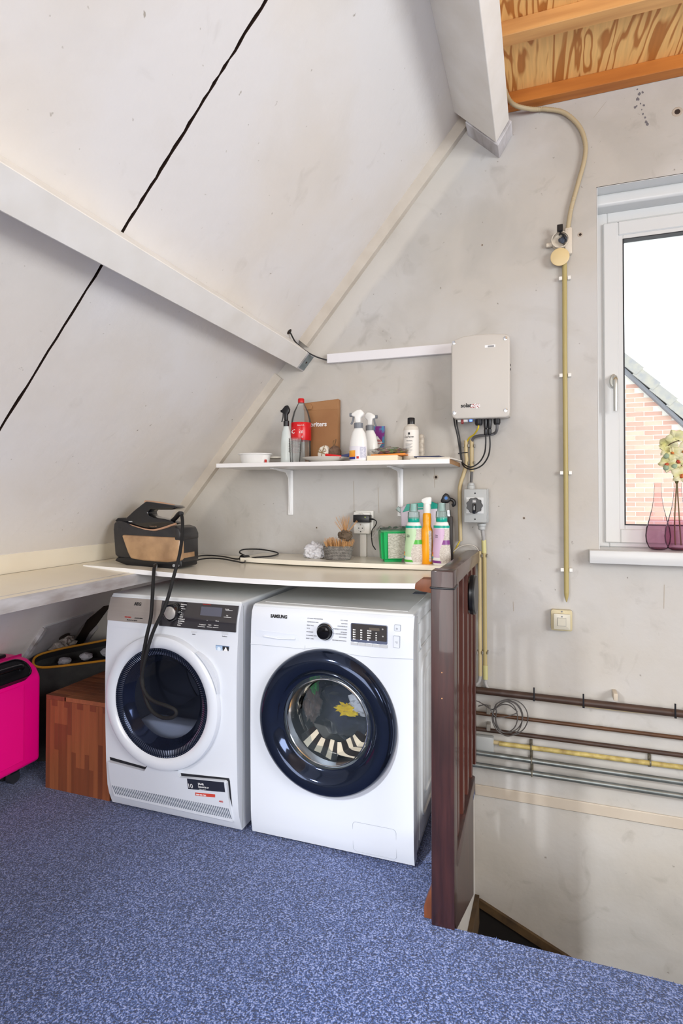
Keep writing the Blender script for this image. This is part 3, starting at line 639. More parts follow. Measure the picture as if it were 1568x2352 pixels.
dt(517, 1400, 'Starttijd', .0052, INKW); dt(519, 1415, 'Tijd', .0052, INKW)
dt(457, 1435, 'Droogtegraad', .0048, INKW); dt(478, 1436, 'Opties', .0048, INKW); dt(491, 1437, 'Antikreuk', .0048, INKW)
dt(474, 1426, '•••', .005, INKW); dt(494, 1427, '+30 min', .0045, INKW)
for (a, b, y) in ((515, 531, 1402.5), (513, 530, 1417.5), (456, 472, 1438), (477, 488, 1439), (490, 503, 1440)):
    q0, q1 = Q(a, y, 1.85), Q(b, y, 1.85); M().box(q0.x, q1.x, dprof(q0.z)-.0072, dprof(q0.z)-.006, q0.z-.0006, q0.z+.0006).build('underline', INKW, cpn, 0)
dt(441, 1457.5, 'Aan/Uit', .0046, INKG, off=.001); dt(510, 1462, 'Start/Pauze', .0046, INKG, off=.001)
for a, b in (((439, 1449), (453, 1454)), ((509, 1452), (525, 1458.5))):
    q0, q1 = Q(*a, 1.85), Q(*b, 1.85); M().box(q0.x, q1.x, dprof(q0.z)-.0015, dprof(q0.z)+.002, q1.z, q0.z, .001, 1).build('push_button', mat('button_pale', (206, 210, 216), .3), dr)
# wool sticker
q0, q1 = Q(494, 1482, 1.842), Q(525, 1503, 1.842)
stk = M().box(q0.x, q1.x, dprof(q0.z)-.001, dprof(q0.z)+.001, q1.z, q0.z).build('sticker', mat('sticker_blue_rim', (118, 142, 176), .4), dr, 0)
yy = dprof(q0.z)-.0015
M().box(q0.x+.002, (q0.x+q1.x)/2-.001, yy, yy+.001, q1.z+.007, q0.z-.002).build('emblem_field', mat('pale_blue_print', (170, 196, 224), .5), stk, 0)
M().box((q0.x+q1.x)/2+.001, q1.x-.002, yy, yy+.001, q1.z+.007, q0.z-.002).build('emblem_field', INK, stk, 0)
M().box(q0.x+.001, q1.x-.001, yy, yy+.001, q1.z+.001, q1.z+.0055).build('emblem_strip', INKW, stk, 0)
m = M(); m.lathe([(.0075, 0), (.0, -.0003)], ((q0.x*.75+q1.x*.25), yy-.0004, q0.z-.0135), 'y', 20); m.build('emblem', mat('swirl_white_blue', (222, 234, 246), .5), stk)
m = M(); m.prism([((q0.x*.25+q1.x*.75)+.008*math.sin(a)*(.8+.25*math.cos(3*a)), q0.z-.0135+.0085*math.cos(a)*(.8+.25*math.cos(3*a))) for a in [i*2*PI/24 for i in range(24)]], yy-.0005, yy, 'y'); m.build('emblem', INKW, stk, 0)
# lower flap, hanging slightly skew, with vent slots
fprof = lambda z: 1.8805-.192*(z-.02)
def fl2(x, z): return (DX0+.006+x*(DX1-DX0-.02), z)
FP = [(-1.630, .150), (-1.455, .142), (-1.440, .167), (-1.405, .157), (-1.363, .153), (-1.320, .153), (-1.275, .158), (-1.262, .132), (-1.094, .118), (-1.083, .109), (-1.062, .030), (-1.610, .020)]
def QF(x, y, off):
    p = Q(x, y, 1.845)
    for _ in range(4): p = Q(x, y, fprof(p.z)-off)
    return p
FPp = [QF(x, y, .014) for x, y in ((248, 1750), (331, 1771.5), (339, 1757.5), (360, 1766), (380, 1770.5), (407, 1771), (411, 1786), (514, 1796), (518.5, 1800), (533.5, 1888), (262, 1828), (252, 1790))]
fpoly = [(p.x, p.z) for p in FPp]
m = M(); t = bmesh.new(); fr_ = [t.verts.new((x, fprof(z)-.014, z)) for x, z in fpoly]; bk = [t.verts.new((x, fprof(z)+.012, z)) for x, z in fpoly]
N_ = len(fpoly); t.faces.new(fr_); [t.faces.new((fr_[i], fr_[(i+1) % N_], bk[(i+1) % N_], bk[i])) for i in range(N_)]
m.merge(t); flp = m.build('lower_flap', APPL, dr, 20)
# dark gaps left and right over the flap
for poly in ([(251, 1739), (333, 1762.5), (338, 1757), (333, 1772), (253, 1750)], [(408, 1771), (415, 1776.5), (525, 1788), (527, 1795), (530, 1858), (520, 1810), (414, 1790)]):
    P = [Q(x, y, 1.845) for x, y in poly]; m = M(); m.faces([(p.x, dprof(p.z)-.0012, p.z) for p in P], [tuple(range(len(P)))]); m.build('flap_gap', DARKINT, dr, 0)
m = M(); P = [Q(x, y, 1.84) for x, y in ((340, 1752), (372, 1766), (407, 1773), (405, 1778), (372, 1772), (340, 1757))]; m.faces([(p.x, dprof(p.z)-.002, p.z) for p in P], [tuple(range(6))]); m.build('latch_shadow_gap', mat('reddish_seal', (120, 70, 60), .6), dr, 0)
VENT = mat('vent_dark', (84, 94, 110), .5)
nv = 64
for i in range(nv):
    f = i/(nv-1); a0 = QF(258+f*(523-258), 1804+f*(1857-1804), .0145); a1 = QF(266+f*(531-266), 1824+f*(1881-1824), .0145)
    w_ = Vector((.0017, 0, 0)); A = Vector((a0.x, fprof(a0.z)-.0145, a0.z)); B_ = Vector((a1.x, fprof(a1.z)-.0145, a1.z))
    m = M(); m.faces([A-w_, A+w_, B_+w_, B_-w_, A-w_*.3+Vector((0, .0004, 0)), B_-w_*.3+Vector((0, .0004, 0))], [(0, 4, 5, 3), (4, 1, 2, 5)]); m.build('vent_slot', VENT, flp, 0)
# warranty sticker
def flat_on(poly, name, mt, par, off, prof=dprof, Yp=1.845):
    P = [Q(x, y, Yp) for x, y in poly]; P = [Q(x, y, prof(p.z)-off) for (x, y), p in zip(poly, P)]
    m = M(); m.faces([(p.x, prof(p.z)-off, p.z) for p in P]+[(p.x, prof(p.z)-off+.0004, p.z) for p in P], [tuple(range(len(P)))]); return m.build(name, mt, par, 0)
sk = flat_on([(429.5, 1788), (514.5, 1796.5), (517, 1819.5), (432, 1812)], 'warranty_sticker', mat('navy_black_print', (40, 42, 54), .4), flp, .0145, fprof)
flat_on([(448, 1820), (494, 1824.5), (494, 1831.5), (448.7, 1827.5)], 'number_box', mat('red_print', (206, 70, 54), .5), flp, .0145, fprof)
def ft(x, y, s, size, mt, **k): 
    p = QF(x, y, .0150); pr = p.y; text('lettering', s, (p.x, pr, p.z), size, mt, flp, rot=(PI/2+.19, math.radians(-4.4), 0), ext=.0002, **k)
ft(431, 1809.5, '10', .0265, INKW, sx=.92); ft(455, 1802.5, 'JAAR', .0112, INKW, bold=.0003); ft(455, 1808.8, 'GARANTIE OP DE MOTOR', .0078, INKW, bold=.0002, sx=.92)
ft(457, 1813, 'Geldig na registratie', .0036, INKW); ft(450.5, 1826.3, '0800 022 9280', .0082, INKW, sx=.86, bold=.0002); ft(503, 1842, 'AEG', .0090, INKR, bold=.0003)

# ---- washing machine
WX_0, WX_1 = -1.002, -.396
wprof = bullet([(.012, 1.892), (.04, 1.884), (.10, 1.878), (.40, 1.872), (.70, 1.873), (.80, 1.877), (.832, 1.884), (.846, 1.896)])
wm = thing('washing_machine', (-.7, 2.15, 0), 'white front-loading washing machine with dark chrome door beside the banister', 'washing machine')
WCX, WCZ = -.703, .46
m = M(); rim = front_panel(m, WX_0, WX_1, .014, .846, WCX, WCZ, .2, wprof, 128, 12)
n = len(rim); vs = list(rim)+[(x, 1.93, z) for x, y, z in rim]; m.faces(vs, [(i, n+i, n+(i+1) % n, (i+1) % n) for i in range(n)])
bmesh.ops.remove_doubles(m.bm, verts=m.bm.verts, dist=.0004); m.build('front', APPL, wm, 30)
# cabinet with pressed side ribs
m = M(); m.box(WX_0+.004, WX_0+.008, 1.925, 2.44, .014, .835).box(WX_1-.010, WX_1-.006, 1.925, 2.44, .014, .835).box(WX_0+.004, WX_1-.006, 2.436, 2.44, .014, .835).box(WX_0+.004, WX_1-.006, 1.925, 2.44, .014, .018); m.build('cabinet', APPLT, wm)
m = M()
for (y0, y1, z0, z1, d) in ((1.95, 1.965, .03, .83, .004), (1.985, 2.42, .74, .80, .005), (1.99, 2.42, .04, .70, .004)):
    m.box(WX_1-.0075, WX_1-.006+d, y0, y1, z0, z1, .0035, 2)
def loop(y0, y1, z0, z1, rc, w_, x):
    pts = []
    for cy_, cz_, a0 in ((y1-rc, z1-rc, 0), (y0+rc, z1-rc, 90), (y0+rc, z0+rc, 180), (y1-rc, z0+rc, 270)):
        for k in range(5): a = math.radians(a0+k*22.5); pts.append((x, cy_+rc*math.cos(a), cz_+rc*math.sin(a)))
    pts.append(pts[0]); m.tube(pts, w_, 8, 0, False)
loop(2.02, 2.40, .10, .66, .05, .007, WX_1-.003); loop(2.07, 2.36, .16, .60, .04, .006, WX_1-.003); loop(2.0, 2.41, .705, .80, .03, .005, WX_1-.005)
m.build('side_panel_ribs', APPLT, wm)
m = M(); m.box(WX_0+.002, WX_1-.002, 1.892, 2.44, .834, .851, .006, 3); m.box(WX_0+.03, WX_1-.03, 1.93, 2.41, .85, .8525, .001, 1); m.build('top_plate', APPLT, wm)
for x in (WX_0+.05, WX_1-.05):
    for y in (1.95, 2.38): M().cyl((x, y, 0), (x, y, .015), .02, n=14).build('foot', BLACK, wm)
q = Q(968, 1362, .853, 'z'); M().box(q.x-.032, q.x+.02, q.y-.03, q.y+.03, .852, .8534).build('sticker', mat('blue_grey_sticker', (96, 108, 132), .5), wm, 0)
# drum, bellows, door
m = M(); m.cap = False; m.lathe([(.2, 1.88), (.195, 1.935), (.175, 1.95), (.24, 1.97), (.24, 2.33)], (WCX, 0, WCZ), 'y', 48); m.build('drum', STEEL, wm)
m = M(); m.lathe([(.24, 2.32), (.1, 2.325), (0, 2.32)], (WCX, 0, WCZ), 'y', 48); m.build('drum_back', STEEL, wm)
m = M()
for k in range(9):
    for j in range(24):
        a = 2*PI*(j+.5*(k % 2))/24; r = .05+k*.018; c = Vector((WCX+math.cos(a)*r, 2.318, WCZ+math.sin(a)*r)); m.lathe([(.0028, 0), (0, -.0004)], c, 'y', 6)
tag(m.build('drum_holes', mat('pale_hole', (200, 205, 212), .4), wm, 0), kind='stuff')
wy = 1.874
m = M(); m.cap = False; m.lathe([(.252, .004), (.2535, -.010), (.250, -.024), (.241, -.036), (.226, -.045), (.208, -.047), (.192, -.040), (.178, -.024), (.168, -.012), (.162, -.010)], (WCX, wy, WCZ), 'y', 120); wd = m.build('door_bezel', CHROME, wm)
m = M(); m.cap = False; m.lathe([(.163, -.010), (.159, -.014), (.152, -.010), (.146, .010), (.135, .05), (.128, .075)], (WCX+.002, wy, WCZ), 'y', 96); m.build('glass_rim', BOWL, wd)
m = M(); m.cap = False; m.lathe([(.128, .075), (.118, .084), (.060, .100), (0, .105)], (WCX+.002, wy, WCZ), 'y', 96); m.build('glass_bowl', BOWL, wd)
m = M(); m.cap = False; m.lathe([(.165, -.004), (.168, .02), (.178, .03)], (WCX, wy, WCZ), 'y', 96); m.build('door_inner_frame', BLACK, wd)
m = M(); m.cap = False; m.lathe([(.151, -.0105), (.149, -.013), (.147, -.0105)], (WCX+.002, wy, WCZ), 'y', 96); m.build('glass_edge_line', CHROMEB, wd)
# control area
def wt_(x, y, s, size, mt, nm='lettering', off=.0012, **k):
    p = Q(x, y, 1.88); p = Q(x, y, wprof(p.z)-off); return text(nm, s, (p.x, wprof(p.z)-off, p.z), size, mt, wm, ext=.0003, rot=(PI/2-.15, 0, 0), **k)
wt_(621, 1418, 'SAMSUNG', .0165, INK, 'logo', bold=.0007, sx=.87)
kp = Q(747, 1450, 1.876); ky = wprof(kp.z)
m = M(); m.lathe([(.0315, .002), (.0315, -.006), (.029, -.010), (.026, -.008)], (kp.x, ky, kp.z), 'y', 48); m.build('dial_ring', CHROMEB, wm)
m = M(); m.lathe([(.0262, -.004), (.0255, -.020), (.022, -.026), (.012, -.028), (0, -.028)], (kp.x, ky, kp.z), 'y', 48); m.build('dial_knob', mat('black_chrome', (26, 26, 28), .08, .6), wm)
for i, (y, s) in enumerate(((1421, "15' KORT PROGRAMMA"), (1429, 'GEMENGDE WAS'), (1437, 'FIJNE WAS'), (1444, 'WOL'), (1452, 'INTENSIEF'), (1460, 'DONKERE WAS'), (1467, 'BABY CARE'))): wt_(705.5-i*.5, y, s, .0056, INKG)
for i, (y, s) in enumerate(((1427, 'ECO 40-60'), (1434.5, 'KATOEN'), (1441, 'SYNTHETISCH'), (1448, 'HYGIËNISCH STOMEN'), (1454.5, 'SPOELEN'), (1459, '+ CENTRIFUGEREN'), (1466, 'AFPOMPEN'), (1474, 'TROMMELREINIGING'))): wt_(798-i*.4, y, s, .0056, INKG, align='RIGHT')
def rrect(cx, cz, hw, hh, r, n=5):
    P = []
    for sx_, sz_, a0 in ((1, 1, 0), (-1, 1, 90), (-1, -1, 180), (1, -1, 270)):
        for k in range(n): a = math.radians(a0+90*k/(n-1)); P.append((cx+sx_*(hw-r)+r*math.cos(a), cz+sz_*(hh-r)+r*math.sin(a)))
    return P
def wpanel(x0, y0, x1, y1, name, mt, th, r=.003, off=0., par=None):
    a, b = Q(x0, y0, 1.878), Q(x1, y1, 1.878); cz = (a.z+b.z)/2; yy = wprof(cz)
    m = M(); m.prism(rrect((a.x+b.x)/2, cz, abs(b.x-a.x)/2, abs(a.z-b.z)/2, r), yy-th-off, yy-off+.004, 'y'); return m.build(name, mt, par or wm, 30), (a, b, yy)
pn, (a, b, yy) = wpanel(806, 1430, 890, 1481, 'display_rim', CHROMEB, .0015, .005)
pp, (a, b, yy) = wpanel(807.5, 1431.5, 888.5, 1474, 'display_panel', mat('washer_display', (62, 58, 54), .1, coat=.6), .0022, .003)
for i in range(5):
    x = 805.5+i*17; wpanel(x+1, 1473.5+i*1.6, x+16.6, 1481.5+i*1.6, 'touch_button', mat('silver_button', (196, 198, 200), .35, .2), .0026, .001)
wpanel(848, 1441, 872, 1449, 'segment_display', mat('segment_lcd', (92, 84, 74), .3), .0028, .001)
def digits(cols):
    for x, y, ss in cols:
        for i, s in enumerate(ss): wt_(x, y+i*5.3, s, .0050, INKW, off=.0032, bold=.0002)
digits(((810, 1447.5, ('■90', '■60', '■40', '■30', '■20')), (827, 1448.5, ('■5', '■4', '■3', '■2', '■1')), (843, 1450, ('■1400', '■1200', '■800', '■400', '■0')), (862, 1455.5, ('■', '■', '■', '■')), (877, 1463, ('12',))))
wt_(876.5, 1447, 'o', .010, INKW, off=.0032)
wpanel(905, 1434, 920.5, 1450.5, 'power_button', mat('button_rim_grey', (170, 176, 186), .3), .0012, .003); wpanel(906.3, 1435.3, 919.2, 1449.2, 'power_button_face', APPL, .003, .0025)
wpanel(903, 1459, 919, 1488.5, 'start_button', MC['button_rim_grey'], .0012, .003); wpanel(904.3, 1460.3, 917.7, 1487.2, 'start_button_face', APPL, .003, .0025)
wt_(908.7, 1446, 'o', .012, INKG, off=.0034); wt_(906.5, 1476.5, '>||', .0085, INKG, off=.0034)
# detergent drawer outline, curved seam, filter flap, as shallow grooves/raised plates
GRV = mat('groove_grey', (172, 178, 188), .5)
def wline(pts, name='seam', r=.0009, par=wm, prof=wprof, Yp=1.878):
    P = []
    for x, y in pts: p = Q(x, y, Yp); yy = prof(p.z); p = Q(x, y, yy); P.append((p.x, yy-.0002, p.z))
    m = M(); m.tube(P, r, 6, 4, True); return m.build(name, GRV, par)
wline([(574, 1479), (640, 1485), (699, 1491)], 'drawer_seam'); wline([(706, 1404), (700, 1490)], 'drawer_seam')
wline([(699, 1491), (720, 1488), (760, 1491), (800, 1502), (850, 1509), (900, 1512), (950, 1514)], 'panel_seam')
m = M(); a, b = Q(587, 1446, 1.877), Q(688, 1475, 1.877)
m.prism([(a.x, a.z), (b.x-.012, a.z-.004), (b.x, b.z+.006), (b.x-.03, b.z), (a.x+.04, b.z+.004), (a.x, b.z+.01)], wprof(a.z)-.0012, wprof(a.z)+.003, 'y'); dg = m.build('drawer_grip', mat('grip_shade_white', (212, 218, 228), .3), wm, 30)
m = M(); xs = [a.x+.035+i*(b.x-a.x-.05)/10 for i in range(11)]; zc = b.z+.008
m.tube([(x, wprof(zc)-.001, zc-.001+.004*abs(i-5)/5) for i, x in enumerate(xs)], .004, 8, 3); m.build('drawer_lip', APPL, wm)
ff = [Q(x, y, 1.88) for x, y in ((809, 1887), (909, 1903), (910, 1977), (811, 1958))]
fx0 = (ff[0].x+ff[3].x)/2; fx1 = (ff[1].x+ff[2].x)/2; fz1 = (ff[0].z+ff[1].z)/2; fz0 = (ff[2].z+ff[3].z)/2
m = M(); pts = [(x, wprof(z)-.0002, z) for x, z in rrect((fx0+fx1)/2, (fz0+fz1)/2, (fx1-fx0)/2, (fz1-fz0)/2, .012)]; pts.append(pts[0]); m.tube(pts, .0009, 6, 0, False); m.build('filter_flap_seam', GRV, wm)
# laundry inside the drum
def garment(name, c, rad, seed, mt, label, amp=.35, fr=1.8):
    m = M(); m.blob((WCX+c[0], 1.99+c[1], WCZ+c[2]), rad, seed, amp, fr, 4); return tag(m.build(name, mt, None, 60), label, 'laundry')
CL = lambda n, c, c2: mat(n, c, .9, c2=c2, cs=25, cf=.6, sheen=.3)
garment('towel', (.02, .19, -.05), (.15, .09, .13), 2, CL('navy_cloth', (52, 56, 78), (34, 36, 52)), 'dark navy towel filling the washing machine drum')
garment('sheet', (.075, .075, .005), (.050, .035, .040), 5, CL('white_cloth', (214, 214, 222), (180, 180, 192)), 'white cloth bunched inside washing machine behind door glass', .5)
garment('yellow_cloth', (.02, .052, -.015), (.040, .018, .018), 8, CL('yellow_cloth', (238, 206, 30), (200, 160, 16)), 'yellow cloth lying against the washer door glass', .6, 2.2)
garment('green_cloth', (-.105, .03, .09), (.014, .03, .045), 9, CL('green_cloth', (48, 170, 60), (26, 120, 40)), 'green cloth at upper left inside the washer drum', .5)
garment('brown_cloth', (-.12, .05, .0), (.025, .05, .06), 12, CL('taupe_cloth', (120, 100, 92), (82, 66, 60)), 'taupe brown cloth at the left inside washer drum', .5)
m = M(); nst = 13
for i in range(nst):
    m.mi = i % 2; a0 = math.radians(215+i*9); a1 = math.radians(215+(i+1)*9); v = []
    for a in (a0, a1):
        for r in (.100, .122, .14, .155): v.append((WCX+math.cos(a)*r, 1.955+.01*math.sin(a*9+r*40)-(r-.09)*.35, WCZ+math.sin(a)*r))
    m.faces(v, [(0, 1, 5, 4), (1, 2, 6, 5), (2, 3, 7, 6)])
tag(m.build('striped_shirt', [CL('black_stripe', (26, 26, 30), (16, 16, 20)), CL('cream_stripe', (206, 198, 180), (176, 168, 150))], None, 60), 'black and cream striped shirt at bottom of the washer drum', 'laundry')

# ------------------------------------------------------------------ steam iron station
ist = thing('steam_iron', (-1.55, 2.08, ZB), 'black and copper steam generator iron standing on left end of worktop', 'iron')
IY = 2.0
def pz(pts, Y=IY): return [(Q(x, y, Y).x, Q(x, y, Y).z) for x, y in pts]
def lathe_body(m, pts_l, pts_r, ys):   # unused helper kept minimal
    pass
COPP = mat('rose_copper', (196, 156, 128), .35, .3); TANK = mat('amber_tank', (186, 150, 112), .18, c2=(150, 118, 88), cs=16, cf=.35, coat=.4)
IBL = mat('iron_charcoal', (38, 38, 42), .3, c2=(52, 50, 50), cs=30, cf=.5)
zb_ = ZB+.012
m = M(); m.prism(pz([(262, 1288), (290, 1299), (350, 1305), (400, 1307), (418, 1303), (416, 1285), (300, 1280), (268, 1280)]), IY-.0, IY+.115, 'y', .006); m.build('base_plate', BLACK, ist)
m = M(); m.prism(pz([(257, 1216), (259, 1200), (270, 1196), (281, 1199), (300, 1208), (330, 1217), (352, 1220), (376, 1214), (396, 1207), (410, 1212), (417, 1226), (418, 1294), (395, 1296), (300, 1290), (268, 1281), (261, 1275)]), IY+.004, IY+.125, 'y', .010, 3); m.build('housing', IBL, ist)
m = M(); m.prism(pz([(280, 1228), (350, 1232), (402, 1234), (417, 1238), (418, 1288), (385, 1292), (330, 1288), (301, 1283), (294, 1268)]), IY-.008, IY+.10, 'y', .010, 3); wtk = m.build('water_tank', TANK, ist)
m = M(); m.prism(pz([(296, 1262), (300, 1264), (410, 1268), (414, 1287), (390, 1290), (304, 1283)]), IY-.0, IY+.002, 'y'); m.build('tank_floor', mat('dirty_tank_water', (150, 124, 100), .4), wtk, 0)
m = M(); m.prism(pz([(310, 1267), (388, 1271), (388, 1278), (312, 1274)]), IY-.0015, IY-.0005, 'y'); m.build('tank_slot', BLACK, wtk, 0)
m = M(); m.prism(pz([(402, 1209), (413, 1213), (419, 1228), (419, 1241), (404, 1241)]), IY-.010, IY+.12, 'y', .006); m.build('end_housing', IBL, ist)
m = M(); m.prism(pz([(256, 1197), (262, 1190), (284, 1191), (286, 1198), (266, 1202)]), IY+.02, IY+.10, 'y', .003); m.build('iron_lock', BLACK, ist)
# the iron itself, one shell with its overhanging handle
IP = [(281, 1198), (289, 1189), (306, 1173), (330, 1154), (334, 1151.5), (364, 1156), (398, 1161), (405.5, 1165.5), (394, 1171), (364, 1171), (344, 1170), (338, 1176.6), (340, 1184), (351, 1188.5), (376, 1192.5), (394, 1197), (403, 1202), (396, 1205), (378, 1211), (352, 1216), (330, 1213), (300, 1205)]
m = M(); m.prism(pz(IP, IY+.02), IY+.022, IY+.088, 'y', .006, 3); ir = m.build('iron_body', BLACKG, ist)
m = M(); m.tube([(p[0], IY+.045, p[1]) for p in pz([(333, 1152.5), (350, 1153.5), (375, 1157), (400, 1162)], IY+.045)], .0062, 10, 6); m.build('handle_trim', COPP, ir)
m = M(); m.tube([(p[0], IY+.016, p[1]) for p in pz([(281, 1200), (300, 1207), (330, 1215.5), (352, 1218), (376, 1212.5), (395, 1206), (404, 1203)], IY+.016)], .0050, 8, 6); m.build('sole_trim', COPP, ir)
text('lettering', 'PHILIPS', (Q(295, 1197, IY+.02).x, IY+.0212, Q(295, 1199, IY+.02).z), .006, INKW, ist, ext=.0003)
text('lettering', 'PerfectCare 9000', (Q(343, 1209, IY+.02).x, IY+.0212, Q(343, 1209.5, IY+.02).z), .005, COPP, ist, ext=.0003)
text('lettering', 'elite', (Q(268, 1216, IY).x, IY+.003, Q(268, 1216, IY).z), .010, mat('faint_print', (70, 68, 68), .5), ist, ext=.0003, sx=1.6)
for x, y in ((400, 1299), (409, 1298.5)): p = Q(x, y, IY-.003); M().cyl(p, p-Vector((0, .004, 0)), .006, n=16).build('base_button', GREYP, ist)
# steam hose: from the iron heel down over the board, looping in front of the dryer and back up to the base
HY = 1.79
hp_ = [(Q(396, 1200, 2.06)), (Q(404, 1186, 2.03)), (Q(414, 1178, 2.0)), (Q(419, 1198, 1.97)), (Q(417, 1240, 1.93)), (Q(412, 1275, 1.885)), (Q(400, 1320, 1.85)), (Q(380, 1390, 1.80)), (Q(352, 1450, HY)), (Q(334, 1510, 1.785)), (Q(325, 1560, 1.785)), (Q(333, 1590, 1.78)), (Q(352, 1610, 1.775)), (Q(385, 1622, 1.77)), (Q(404, 1633, 1.77)), (Q(398, 1647, 1.77)), (Q(372, 1648, 1.775)), (Q(345, 1628, 1.78)), (Q(330, 1585, 1.785)), (Q(326, 1530, 1.79)), (Q(335, 1470, 1.80)), (Q(346, 1420, 1.82)), (Q(350, 1370, 1.85)), (Q(352, 1330, 1.885)), (Q(354, 1305, 1.93)), (Q(357, 1299, 1.985))]
m = M(); m.tube(hp_, .0068, 12, 6); m.build('steam_hose', mat('woven_black_hose', (20, 20, 22), .7, bump=.3, bs=400), ist)
m = M(); m.cyl(Q(357, 1299, 2.0), Q(356, 1303, 1.955), .0085, n=16); m.build('hose_collar', GREYP, ist)
m = M(); m.tube([Q(390, 1201, 2.06), Q(403, 1190, 2.03), Q(412, 1180, 2.0), Q(417, 1180, 1.985)], .0095, 12, 5); m.build('hose_guard', BLACK, ist)
# mains cord lying on the board
cz_ = ZB+.004
def onb(x, y, z=cz_): return Q(x, y, z, 'z')
m = M(); m.tube([onb(432, 1281), onb(470, 1276), onb(510, 1278), onb(545, 1284), onb(562, 1277, .962), Q(550, 1269, 2.36), Q(560, 1262, 2.44), Q(600, 1262, 2.46), Q(638, 1270, 2.44), onb(625, 1277, .977), onb(590, 1280, .977), onb(566, 1283), onb(560, 1292), onb(540, 1289), onb(505, 1283), onb(470, 1283), onb(432, 1292)], .0034, 8, 6); m.build('mains_cord', RUBBER, ist)
p = onb(563, 1283, .965); m = M(); m.cyl(p+Vector((-.006, -.02, .002)), p+Vector((.004, .018, .002)), .0165, .013, n=18); m.build('mains_plug', BLACK, ist)

# ------------------------------------------------------------------ left corner: suitcase, bag, crate
sc = thing('suitcase', (-2.15, 1.74, 0), 'bright pink hard-shell suitcase standing under the side shelf', 'suitcase')
PINK = mat('hot_pink_shell', (255, 0, 140), .38, coat=.15)
m = M(); m.prism([(-2.27, .10), (-2.05, .10), (-2.05, .468), (-2.075, .506), (-2.125, .538), (-2.19, .546), (-2.27, .546)], 1.50, 1.925, 'y', .020, 4); m.build('shell', PINK, sc)
m = M(); m.box(-2.06, -2.0475, 1.51, 1.835, .135, .455, .003, 1); m.build('shell_panel', PINK, sc)
m = M(); m.box(-2.173, -2.167, 1.498, 1.927, .098, .549, .002, 1); m.build('zip_seam', mat('pink_zip', (180, 0, 96), .6), sc)
WN = Vector((.60, 0, .80)).normalized(); WC = Vector((-2.083, 1.715, .512)); WT = Vector((-.8, 0, .6)).normalized()
def wellpt(u, v, h): return WC + Vector((0, 1, 0))*u + WT*v + WN*h
m = M(); P_ = rrect(0, 0, .165, .050, .045, 7); K_ = len(P_); m.faces([wellpt(u, v, .006) for u, v in P_]+[wellpt(u, v, -.02) for u, v in P_], [tuple(range(K_))]+[(i, (i+1) % K_, K_+(i+1) % K_, K_+i) for i in range(K_)]); m.build('handle_well', BLACK, sc)
m = M(); m.tube([wellpt(u, v, .0075) for u, v in P_]+[wellpt(*P_[0], .0075)], .004, 8, 0, False); m.build('well_rim', BLACKG, sc)
m = M(); m.tube([wellpt(-.125, -.004, .004), wellpt(-.115, -.004, .022), wellpt(0, -.004, .028), wellpt(.115, -.004, .022), wellpt(.125, -.004, .004)], .011, 12, 6); m.build('carry_handle', BLACKG, sc)
m = M(); m.box(-2.235, -2.19, 1.60, 1.87, .545, .560, .006, 3); m.build('telescopic_handle', BLACK, sc)
for y in (1.56, 1.885):
    for x in (-2.165, -2.225):
        M().cyl((x-.012, y, .026), (x+.012, y, .026), .026, n=24).build('wheel', mat('dark_grey_wheel', (46, 46, 52), .5), sc)
        M().box(x-.018, x+.018, y-.022, y+.022, .045, .104, .006, 2).build('wheel_fork', BLACK, sc)
cr = thing('wooden_cube_stool', (-1.828, 2.08, 0), 'reddish-brown butcher-block wooden cube stool left of the dryer', 'stool')
CRW = wood_bands('bamboo_block', (158, 98, 62), (112, 62, 38), 3.2, 4, (9, 9, .5), .42)
def stave_mat(i):
    c = random.choice([(188, 126, 76), (174, 108, 64), (200, 138, 84), (156, 92, 56), (132, 74, 46)]); return mat('stave_%d' % i, c, .42, c2=tuple(int(v*.78) for v in c), cs=18, cf=.7, stretch=(3, 3, .12))
random.seed(11); SM = [stave_mat(i) for i in range(6)]; SMX = [mat('top_stave_%d' % i, c, .4, c2=tuple(int(v*.78) for v in c), cs=18, cf=.7, stretch=(3, .12, 3)) for i, c in enumerate(((150, 90, 58), (132, 76, 50), (164, 102, 66), (140, 82, 54)))]
x = -2.0
M().box(-1.99, -1.665, 1.915, 2.25, .005, .385).build('core', SM[3], cr, 0)
while x < -1.662:
    w_ = min(.0232, -1.6615-x); z = 0; 
    while z < .377:
        h = random.choice((.11, .17, .24, .378)); z1 = min(.3775, z+h)
        if .3775-z1 < .05: z1 = .3775
        M().box(x, x+w_-.0003, 1.902, 1.918, z, z1, .0006, 1).build('stave', random.choice(SM), cr, 0); z = z1
    x += w_
for i in range(5): M().box(-2.0+.0+i*.068+.03, -2.0+i*.068+.064, 1.9015, 1.92, .352, .3785, .001, 1).build('finger_joint', SM[4], cr, 0)
y = 1.902
while y < 2.25:
    M().box(-2.0, -1.9+random.uniform(0, .1), y, y+.0285, .378, .396, .0006, 1).build('top_stave', random.choice(SMX), cr, 0); M().box(-1.90, -1.6615, y, y+.0285, .3782, .3958, .0006, 1).build('top_stave', random.choice(SMX), cr, 0); y += .029
y = 1.92
while y < 2.25: M().box(-2.0, -1.988, y, y+.0285, 0, .378, .0006, 1).build('stave', random.choice(SM), cr, 0); y += .029
